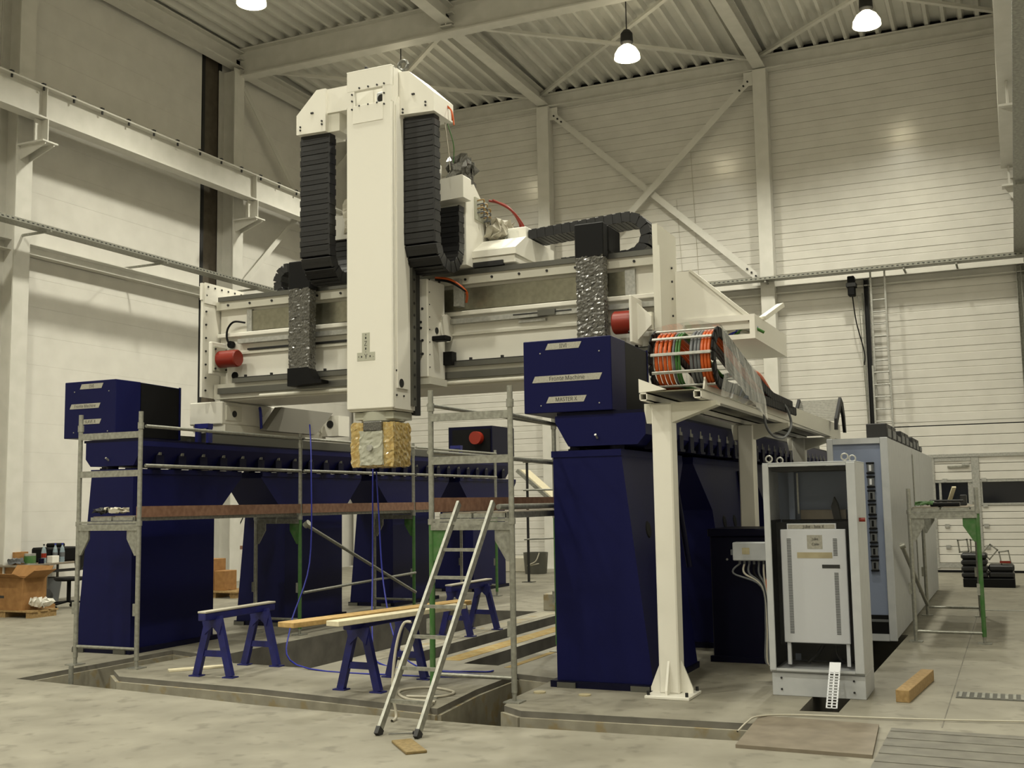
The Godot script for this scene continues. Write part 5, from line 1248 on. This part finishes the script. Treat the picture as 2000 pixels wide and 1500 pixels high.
	var tool := th("hand_tools", "dark hand tools and scraps lying on the trestle deck", "tools", Vector3(-0.8, 1.56, -15))
	bx(tool, "tool_case", M.black, -0.95, -0.62, 1.562, 1.61, -14.3, -14.7, 0.01); bx(tool, "clamp_bar", M.dark, -1.0, -0.60, 1.61, 1.64, -15.0, -15.12, 0.01); bx(tool, "block", M.dark, -0.66, -0.58, 1.562, 1.70, -15.4, -15.6, 0.01)
	var st := MB.new(); bar(st, Vector3(-0.80, 1.60, -15.6), Vector3(-0.72, 1.80, -15.4), 0.05, 0.02); put(st, tool, "wooden_wedge", M.wood2)
	crumple(tool, "cloth", M.green, -1.12, -0.92, 1.59, 1.62, -14.3, -14.6, 0.012, 0.03, 71)
	var dt := th("scaffold_brace", "dark scaffold tube slanting down beside the rear cabinet", "scaffold brace", Vector3(-1.2, 0, -15))
	tb(dt, "tube", M.galv, Vector3(-1.26, 1.12, -13.9), Vector3(-1.24, 0.15, -17.0), 0.026, 8); tb(dt, "coupler", M.galv, Vector3(-1.28, 1.10, -13.88), Vector3(-1.22, 1.12, -13.88), 0.03, 8)

# ---------- floor things ----------
func sawhorse(label: String, at: Vector3, turn: float) -> void:
	var t := th("sawhorse", label, "sawhorse", Vector3.ZERO, "blue steel sawhorses")
	bx(t, "top_beam", M.blueworn, -0.045, 0.045, 0.57, 0.645, -0.60, 0.60, 0.008)
	bx(t, "top_plank", M.hose, -0.05, 0.05, 0.645, 0.665, -0.60, 0.60, 0.004)
	for z in [-0.40, 0.40]:
		for s in [-1, 1]:
			var b := MB.new(); bar(b, Vector3(s * 0.205, 0.012, z), Vector3(s * 0.05, 0.60, z), 0.075, 0.05, Vector3(0, 0, 1)); put(b, t, "leg", M.blueworn)
			bx(t, "foot", M.blueworn, s * 0.205 - 0.065, s * 0.205 + 0.065, 0, 0.012, z - 0.05, z + 0.05)
		pz(t, "gusset", M.blueworn, [Vector2(-0.13, 0.58), Vector2(0.13, 0.58), Vector2(0.09, 0.42), Vector2(0.0, 0.50), Vector2(-0.09, 0.42)], z + 0.027, z + 0.034)
		bx(t, "crossbar", M.blueworn, -0.16, 0.16, 0.20, 0.26, z - 0.015, z + 0.015)
	t.position = at; t.rotation.y = turn

func plank(called: String, label: String, cat: String, m: Material, a: Vector3, c: Vector3, w: float, h: float, group := "") -> void:
	var b := MB.new()
	var d := (c - a).normalized(); var s := Vector3.UP.cross(d).normalized()
	b.bev((a + c) / 2 + Vector3(0, h / 2, 0), Vector3(w, h, a.distance_to(c)), 0.004, Basis(s, d.cross(s), d))
	tag(put(b, self, called, m), label, cat, group)

func build_floor_things() -> void:
	sawhorse("blue steel sawhorse standing alone in front of the left pedestals", Vector3(-7.47, 0, -9.52), 0.03)
	sawhorse("blue steel sawhorse under the two planks beside the ladder", Vector3(-5.56, 0, -9.27), -0.05)
	sawhorse("blue steel sawhorse farther back between the two machine beds", Vector3(-6.65, 0, -13.28), 0.0)
	plank("wooden_plank", "long yellowish wooden plank on the middle sawhorse", "plank", M.wood, Vector3(-5.74, 0.665, -7.95), Vector3(-5.22, 0.665, -10.3), 0.20, 0.045, "planks on the sawhorse")
	plank("wooden_plank", "pale white-faced plank beside the yellowish one on the middle sawhorse", "plank", M.wood2, Vector3(-5.40, 0.665, -8.15), Vector3(-5.06, 0.665, -9.9), 0.15, 0.045, "planks on the sawhorse")
	plank("wood_strip", "short pale strip of wood on the slab by the lone sawhorse", "wood", M.wood2, Vector3(-8.15, 0.0, -9.25), Vector3(-7.75, 0.0, -9.75), 0.10, 0.025)
	plank("wood_board", "small flat wooden board on the floor below the ladder", "board", M.oldwood, Vector3(-4.12, 0.0, -7.11), Vector3(-3.83, 0.0, -6.81), 0.15, 0.02)
	plank("timber_block", "square timber baulk on the floor right of the glazed cabinet", "timber", M.timber, Vector3(-0.95, 0.0, -9.86), Vector3(-0.84, 0.0, -11.1), 0.11, 0.10)
	var fb := MB.new(); fb.prism(PackedVector2Array([Vector2(-1.85, -7.73), Vector2(-1.91, -8.81), Vector2(-1.02, -8.76), Vector2(-0.95, -7.72)]), Vector3(0, 0, 0), Vector3.RIGHT, Vector3(0, 0, 1), Vector3(0, 0.024, 0))
	tag(put(fb, self, "floor_board", M.board), "large brown plywood board covering the trench end", "board")
	# ribbed steel cover sheet
	var r := th("ribbed_sheet", "grey ribbed steel sheet on the floor in the right corner", "metal sheet", Vector3(-0.3, 0, -7.6))
	bx(r, "sheet", M.sheet, -0.93, 0.6, 0.0, 0.010, -6.4, -8.73)
	for k in 9: bx(r, "rib", M.sheet, -0.925, 0.6, 0.010, 0.014, -6.6 - k * 0.25, -6.63 - k * 0.25)
	tag(sw(self, "floor_cable", M.hose, [Vector3(-1.92, 0.035, -8.10), Vector3(-1.93, 0.036, -8.45), Vector3(-1.90, 0.036, -8.70), Vector3(-1.70, 0.014, -8.96), Vector3(-1.35, 0.014, -9.02), Vector3(-0.9, 0.014, -9.08), Vector3(-0.4, 0.014, -9.18), Vector3(0.2, 0.014, -9.32), Vector3(0.8, 0.014, -9.4)], 0.007), "long pale cable lying across the floor in front of the cabinet", "cable")
	# small marks and bits on the floor
	for q in [[-4.0 + 0.45, -9.42, 0.055, "right"], [-3.98, -9.22 - 0.2, 0.055, "left"]]:
		var b := MB.new(); b.tube(Vector3(q[0], 0, q[1] + 0.1), Vector3(q[0], 0.012, q[1] + 0.1), q[2], 16)
		tag(put(b, self, "manhole_disc", M.lip), "round pale cap in the slab before the right pedestal, %s one" % q[3], "disc", "round floor caps")
	var dr := th("floor_grate", "small perforated grating strip let into the floor at the right edge", "grating", Vector3(-0.2, 0, -10.4))
	bx(dr, "frame", M.rail, -0.56, 0.3, 0.0, 0.006, -10.22, -10.52)
	for k in 14: bx(dr, "bar", M.galv, -0.54 + k * 0.06, -0.515 + k * 0.06, 0.006, 0.012, -10.24, -10.50)
	var g := th("steel_stake", "short steel stake standing in the trench at the left", "stake", Vector3(-8.95, -0.1, -8.55))
	tb(g, "stake", M.galv, Vector3(-8.96, -1.28, -8.72), Vector3(-8.96, 0.10, -8.72), 0.025, 8)
	# concrete block at the end of the wide trench and tripod post behind
	tag(bx(self, "concrete_block", M.found, -6.85, -6.35, 0.0, 0.26, -16.25, -16.9, 0.01), "grey concrete block between the beds behind the trench", "concrete block")
	# screwdriver between the ladder feet
	var s := th("screwdriver", "thin dark screwdriver on the floor between the ladder feet", "tool", Vector3(-4.2, 0, -7.35))
	tb(s, "shaft", M.rail, Vector3(-4.33, 0.01, -7.28), Vector3(-4.17, 0.012, -7.36), 0.005, 6); tb(s, "grip", M.black, Vector3(-4.17, 0.014, -7.36), Vector3(-4.12, 0.014, -7.38), 0.012, 8)
	# back corner: railing, plank ramp, bucket
	var rl := th("safety_railing", "thin steel guard frame standing far back between the beds", "railing", Vector3(-9.4, 0, -21.8))
	for y in [2.55, 1.95]: tb(rl, "rail", M.galv, Vector3(-9.6, y, -21.8), Vector3(-6.4, y, -22.3), 0.024, 6)
	tb(rl, "rail", M.galv, Vector3(-9.6, 0.9, -21.8), Vector3(-6.4, 1.02, -22.3), 0.02, 6)
	tb(rl, "post", M.dark, Vector3(-9.53, 0, -21.85), Vector3(-9.53, 2.6, -21.85), 0.03, 8); bx(rl, "foot", M.rail, -9.65, -9.41, 0, 0.015, -21.75, -21.95); tb(rl, "post", M.dark, Vector3(-6.5, 0, -22.3), Vector3(-6.5, 2.6, -22.3), 0.03, 8)
	var rp := th("ramp_board", "long wooden board leaning up in the far background between the beds", "board", Vector3(-9, 0, -22.5))
	var rb := MB.new(); bar(rb, Vector3(-10.05, 2.4, -22.9), Vector3(-7.2, 0.0, -22.9), 0.5, 0.05); put(rb, rp, "board", M.wood2)
	var rs := MB.new(); bar(rs, Vector3(-10.1, 2.4, -22.6), Vector3(-7.25, 0.0, -22.6), 0.06, 0.08); put(rs, rp, "side_rail", M.galv)
	var bk := th("bucket", "dark metal bucket with pale cords by the back wall", "bucket", Vector3(-10.5, 0, -24.5))
	var bb3 := MB.new(); bb3.lathe([[0.0, 0.0], [0.26, 0.0], [0.30, 0.50], [0.28, 0.50], [0.24, 0.04]], Vector3(-10.5, 0, -24.5), Vector3.UP, 20); put(bb3, bk, "body", M.rail)
	sw(bk, "cord", M.hose, [Vector3(-10.3, 0.5, -24.25), Vector3(-10.38, 0.3, -24.2), Vector3(-10.6, 0.2, -24.22), Vector3(-10.3, 0.25, -24.22)], 0.015)
	for q in [[-11.6, -10.95, "left of"], [-10.1, -9.2, "right of"]]:
		tag(bx(self, "plinth_block", M.hose, q[0], q[1], 0.0, 0.36, -24.9, -25.5, 0.02), "pale low block %s the bucket by the back wall" % q[2], "block", "pale blocks at the back wall")
	# stack of chain pieces before the door
	var cs := th("chain_link_stack", "stack of black chain pieces with grey frames before the back door", "chain stack", Vector3(-0.5, 0, -22.6))
	bx(cs, "pallet", M.black, -0.98, -0.1, 0.0, 0.16, -22.3, -22.95, 0.01)
	for k in 4: bx(cs, "chain_piece", M.chain, -1.0, -0.55, 0.165 + k * 0.115, 0.27 + k * 0.115, -22.32, -22.9, 0.03)
	for k in 2: bx(cs, "chain_piece", M.chain, -0.54, -0.10, 0.165 + k * 0.125, 0.28 + k * 0.125, -22.35, -22.9, 0.03)
	for q in [[-0.95, 0.63, 0.1], [-0.74, 0.63, 0.0], [-0.50, 0.52, -0.7], [-0.25, 0.42, 0.15]]:
		var fr := MB.new(); var ba := Basis(Vector3(0, 0, 1), q[2]); var c := Vector3(q[0], q[1] + 0.12, -22.5)
		for e in [-1, 1]:
			fr.box(c + ba * Vector3(e * 0.08, 0, 0), Vector3(0.02, 0.24, 0.2), ba); fr.box(c + ba * Vector3(0, e * 0.11, 0), Vector3(0.18, 0.02, 0.2), ba)
		put(fr, cs, "frame_piece", M.galv)
	bx(cs, "red_clip", M.red, -0.34, -0.16, 0.44, 0.48, -22.38, -22.40)
	# floor joint strip and drain far right
	tag(bx(self, "drain_strip", M.galv, -0.75, 0.9, 0.0, 0.005, -17.9, -18.05), "thin galvanised drain strip in the floor behind the trestle", "drain strip")
	wstruct(bx(self, "trim_20", M.pit, -0.598, -0.59, 0.0, 0.0015, -8.9, -21.0))

# ---------- left background ----------
func build_left_corner() -> void:
	var t := th("work_table", "small wooden work table against the left wall", "table", Vector3(-16.45, 0, -15.1))
	bx(t, "tabletop", M.board, -16.85, -16.05, 0.70, 0.73, -14.28, -16.0, 0.005); bx(t, "drawer_box", M.card, -16.8, -16.1, 0.58, 0.70, -14.40, -15.10, 0.005); bx(t, "rail", M.dark, -16.12, -16.09, 0.56, 0.61, -15.10, -15.95)
	for q in [[-16.8, -14.35], [-16.12, -15.05], [-16.8, -15.95], [-16.12, -15.95]]: tb(t, "leg", M.rail, Vector3(q[0], 0, q[1]), Vector3(q[0], 0.70, q[1]), 0.025, 8)
	for q in [[-16.2, -15.05, "with a red label, standing alone"], [-16.25, -15.36, "nearest the dark case"], [-16.2, -15.48, "behind its twin by the dark case"]]:
		var b := th("bottle", "clear plastic bottle on the work table %s" % q[2], "bottle", Vector3(q[0], 0.73, q[1]), "bottles on the work table")
		var m := MB.new(); m.lathe([[0.0, 0.0], [0.045, 0.0], [0.045, 0.19], [0.036, 0.25], [0.015, 0.30], [0.015, 0.325], [0.0, 0.325]], Vector3(q[0], 0.73, q[1]), Vector3.UP, 14); put(m, b, "body", M.bottle)
		var l := MB.new(); l.lathe([[0.046, 0.10], [0.046, 0.18]], Vector3(q[0], 0.73, q[1]), Vector3.UP, 14); put(l, b, "label", M.red if q[1] > -15.2 else M.cgrey)
		tb(b, "cap", M.dark if q[1] > -15.2 else M.cblue, Vector3(q[0], 1.05, q[1]), Vector3(q[0], 1.075, q[1]), 0.017, 10)
	var cn := th("paint_can", "tin can with a green label on the work table", "can", Vector3(-16.2, 0.73, -14.72))
	tb(cn, "tin", M.alu, Vector3(-16.2, 0.73, -14.74), Vector3(-16.2, 0.92, -14.74), 0.10, 16); tb(cn, "label", M.green, Vector3(-16.2, 0.75, -14.74), Vector3(-16.2, 0.88, -14.74), 0.102, 16)
	tag(bx(self, "carton", M.card, -16.6, -16.36, 0.73, 0.95, -14.55, -14.85, 0.005), "small brown carton behind the green tin on the table", "box")
	tag(bx(self, "paper_pack", M.white, -16.2, -16.06, 0.73, 0.86, -15.12, -15.28, 0.005), "white paper pack at the front of the work table", "paper pack")
	var mug := th("mug", "dark blue mug beside the white paper pack on the table", "mug", Vector3(-16.15, 0.73, -14.95))
	tb(mug, "cup", M.bluedk, Vector3(-16.15, 0.73, -14.95), Vector3(-16.15, 0.82, -14.95), 0.05, 14)
	var cr := th("crumpled_bag", "crumpled grey bag at the left end of the work table", "bag", Vector3(-16.3, 0.73, -14.5))
	crumple(cr, "bag", M.cgrey, -16.35, -16.15, 0.76, 0.84, -14.38, -14.56, 0.02, 0.04, 81)
	var cs := th("tool_case", "black case standing on the table behind the bottles", "case", Vector3(-16.45, 0.73, -15.7))
	bx(cs, "shell", M.black, -16.75, -16.3, 0.73, 1.0, -15.25, -15.95, 0.03); bx(cs, "device", M.black, -16.65, -16.4, 1.0, 1.07, -15.5, -15.75, 0.02); bx(cs, "latch", M.rail, -16.3, -16.29, 0.85, 0.90, -15.5, -15.6)
	# office chair
	var ch := th("office_chair", "black office chair half hidden by the scaffold at the work table", "chair", Vector3(-15.05, 0, -14.6))
	var o := Vector3(-15.05, 0, -14.55)
	var se := MB.new(); se.lathe([[0.0, 0.0], [0.22, 0.0], [0.25, 0.03], [0.24, 0.06], [0.0, 0.075]], o + Vector3(0, 0.47, 0), Vector3.UP, 18); put(se, ch, "seat", M.black)
	var bk := MB.new(); bk.lathe([[0.0, 0.03], [0.17, 0.025], [0.23, 0.0], [0.17, -0.03], [0.0, -0.035]], o + Vector3(0.20, 0.86, -0.05), Vector3(-0.9, 0.1, 0.35).normalized(), 18); put(bk, ch, "backrest", M.black)
	var br := MB.new(); bar(br, o + Vector3(0.15, 0.49, 0.0), o + Vector3(0.22, 0.85, -0.05), 0.05, 0.02); put(br, ch, "back_bracket", M.black)
	tb(ch, "column", M.black, o + Vector3(0, 0.1, 0), o + Vector3(0, 0.47, 0), 0.035, 10)
	for k in 5:
		var dd := Vector3(cos(TAU * k / 5 + 0.3), 0, sin(TAU * k / 5 + 0.3))
		var lb := MB.new(); bar(lb, o + Vector3(0, 0.12, 0), o + dd * 0.30 + Vector3(0, 0.085, 0), 0.04, 0.03); put(lb, ch, "base_leg", M.black)
		tb(ch, "caster", M.black, o + dd * 0.30 + Vector3(-0.02, 0.03, 0), o + dd * 0.30 + Vector3(0.02, 0.03, 0), 0.03, 10)
	var bn := th("waste_bin", "grey tapered waste bin under the work table", "bin", Vector3(-16.4, 0, -15.4))
	var bm := MB.new(); bm.lathe([[0.0, 0.0], [0.15, 0.0], [0.21, 0.45], [0.19, 0.45], [0.14, 0.02]], Vector3(-16.4, 0, -15.4), Vector3.UP, 18); put(bm, bn, "body", M.cgrey)
	# cardboard box on a pallet
	var pl := th("pallet", "wooden pallet under the open cardboard box at the left edge", "pallet", Vector3(-14.7, 0, -13.1), "wooden pallets")
	for x in [-15.35, -14.85, -14.28]: bx(pl, "block", M.timber, x - 0.06, x + 0.06, 0.0, 0.09, -13.0, -13.5)
	for k in 3: bx(pl, "deck_board", M.timber, -15.45, -14.2, 0.09, 0.115, -12.98 - k * 0.2, -13.12 - k * 0.2)
	var cb := th("cardboard_box", "large open cardboard box on the pallet at the left edge", "box", Vector3(-14.85, 0.115, -13.3))
	bx(cb, "side", M.card, -15.3, -14.44, 0.115, 0.62, -13.02, -13.03); bx(cb, "side", M.card, -15.3, -14.44, 0.115, 0.62, -13.48, -13.49); bx(cb, "side", M.card, -14.45, -14.44, 0.115, 0.62, -13.03, -13.48); bx(cb, "side", M.card, -15.3, -15.29, 0.115, 0.62, -13.03, -13.48); bx(cb, "bottom", M.card, -15.29, -14.45, 0.117, 0.127, -13.03, -13.48)
	var f1 := MB.new(); f1.box(Vector3(-14.33, 0.68, -13.25), Vector3(0.26, 0.008, 0.44), Basis(Vector3(0, 0, 1), 0.5)); put(f1, cb, "flap", M.card)
	var f2 := MB.new(); f2.box(Vector3(-14.85, 0.70, -13.56), Vector3(0.82, 0.008, 0.22), Basis(Vector3.RIGHT, 0.9)); put(f2, cb, "flap", M.card)
	var f3 := MB.new(); f3.box(Vector3(-14.85, 0.66, -12.93), Vector3(0.82, 0.008, 0.22), Basis(Vector3.RIGHT, -0.35)); put(f3, cb, "flap", M.card)
	bx(cb, "print", M.ink, -15.0, -14.85, 0.30, 0.34, -13.019, -13.0195)
	var wr := th("crumpled_wrap", "crumpled white wrapping on the floor beside the cardboard box", "wrapping", Vector3(-14.3, 0, -13.3))
	crumple(wr, "wrap", M.white, -14.40, -14.20, 0.17, 0.29, -13.1, -13.4, 0.04, 0.045, 91, 0.2)
	var tr := th("tape_roll", "dark roll and small carton on the floor before the waste bin", "roll", Vector3(-15.1, 0, -13.95))
	var rr := MB.new(); rr.lathe([[0.08, 0.0], [0.17, 0.0], [0.17, 0.07], [0.08, 0.07], [0.08, 0.0]], Vector3(-15.05, 0.20, -14.0), Vector3(0.1, 0.7, 0.7).normalized(), 18); put(rr, tr, "roll", M.dark)
	bx(tr, "carton", M.card, -15.15, -14.88, 0.0, 0.12, -13.86, -14.1, 0.005)
	# seen between the left pedestals
	var p2 := th("pallet", "pallet with cartons seen between the left pedestals", "pallet", Vector3(-13.8, 0, -17), "wooden pallets")
	for x in [-14.3, -13.85, -13.4]: bx(p2, "block", M.timber, x - 0.06, x + 0.06, 0.0, 0.1, -16.9, -17.6)
	for k in 3: bx(p2, "deck_board", M.timber, -14.45, -13.3, 0.1, 0.13, -16.85 - k * 0.28, -17.05 - k * 0.28)
	tag(bx(self, "carton", M.card, -14.3, -13.88, 0.13, 0.72, -16.95, -17.3, 0.006), "tall brown carton on the pallet between the left pedestals", "box", "cartons on the rear pallet")
	tag(bx(self, "carton", M.card, -13.87, -13.62, 0.13, 0.50, -16.95, -17.3, 0.006), "low brown carton on the pallet between the left pedestals", "box", "cartons on the rear pallet")
	var sl := th("step_ladder", "aluminium step ladder seen between the left pedestals", "ladder", Vector3(-13.2, 0, -18), "ladders")
	for q in [[-13.9, -13.65], [-13.2, -13.05]]:
		var a := Vector3(q[0] + (0.0 if q[0] < -13.5 else 0.35), 0.0, -18.4); var c := Vector3(-13.5 + (0.1 if q[0] > -13.5 else 0.0), 2.2, -18.5)
		for dz in [0.0, 0.4]:
			var b := MB.new(); bar(b, a + Vector3(0, 0, dz), c + Vector3(0, 0, dz * 0.7), 0.03, 0.06, Vector3(0, 0, 1)); put(b, sl, "stile", M.alu)
		for k in 7:
			var pm := a.lerp(c, (k + 0.5) / 7.5)
			tb(sl, "rung", M.alu, pm, pm + Vector3(0, 0, 0.38), 0.015, 6)
	var el := th("wall_socket", "small red wall socket on the left wall between the pedestals", "socket", Vector3(XL + 0.05, 1.5, -20.3))
	var sh := th("wall_shelf", "small wooden shelf board on the left wall between the pedestals", "shelf", Vector3(-16.8, 0.7, -21))
	bx(sh, "board", M.ply, -16.9, -16.6, 0.70, 0.78, -20.9, -21.4); bx(sh, "bracket", M.white, -16.9, -16.65, 0.5, 0.70, -21.1, -21.13)
	tb(el, "socket", M.red, Vector3(XL + 0.0, 1.52, -20.95), Vector3(XL + 0.14, 1.52, -20.95), 0.09, 12); bx(el, "box", M.white2, XL, XL + 0.08, 1.30, 1.80, -20.8, -21.1)
	sw(el, "cable", M.black, [Vector3(XL + 0.1, 1.45, -20.95), Vector3(XL + 0.15, 1.15, -21.2), Vector3(XL + 0.1, 1.5, -21.6)], 0.015)

func _ready() -> void:
	# camera
	var cam := Camera3D.new(); cam.name = "camera"
	cam.transform = Transform3D(Basis(Vector3(0.91081034, -0.01628212, -0.41250385), Vector3(0.05847768, 0.99423479, 0.08987512), Vector3(0.40866232, -0.10598146, 0.90651147)), Vector3(0, 1.7, 0))
	cam.fov = 38.26; cam.near = 0.05; cam.far = 100.0; cam.current = true
	add_child(cam)
	# sky and exposure: a closed hall at night, lit by its own lamps
	var we := WorldEnvironment.new(); we.name = "environment"
	var env := Environment.new()
	env.background_mode = Environment.BG_COLOR; env.background_color = Color(0.01, 0.012, 0.02)
	env.tonemap_mode = Environment.TONE_MAPPER_LINEAR; env.tonemap_exposure = EXPOSURE
	env.sdfgi_enabled = true; env.ssao_enabled = true; env.ssil_enabled = true
	we.environment = env; add_child(we)
	rng.seed = 11
	materials()
	build_lamps()
	build_floor()
	build_walls()
	build_roof()
	build_steel()
	build_trays()
	build_door()
	build_beds()
	build_gantry()
	build_carriage()
	build_ram()
	build_cable_stand()
	build_cabinets()
	build_scaffold()
	build_floor_things()
	build_left_corner()
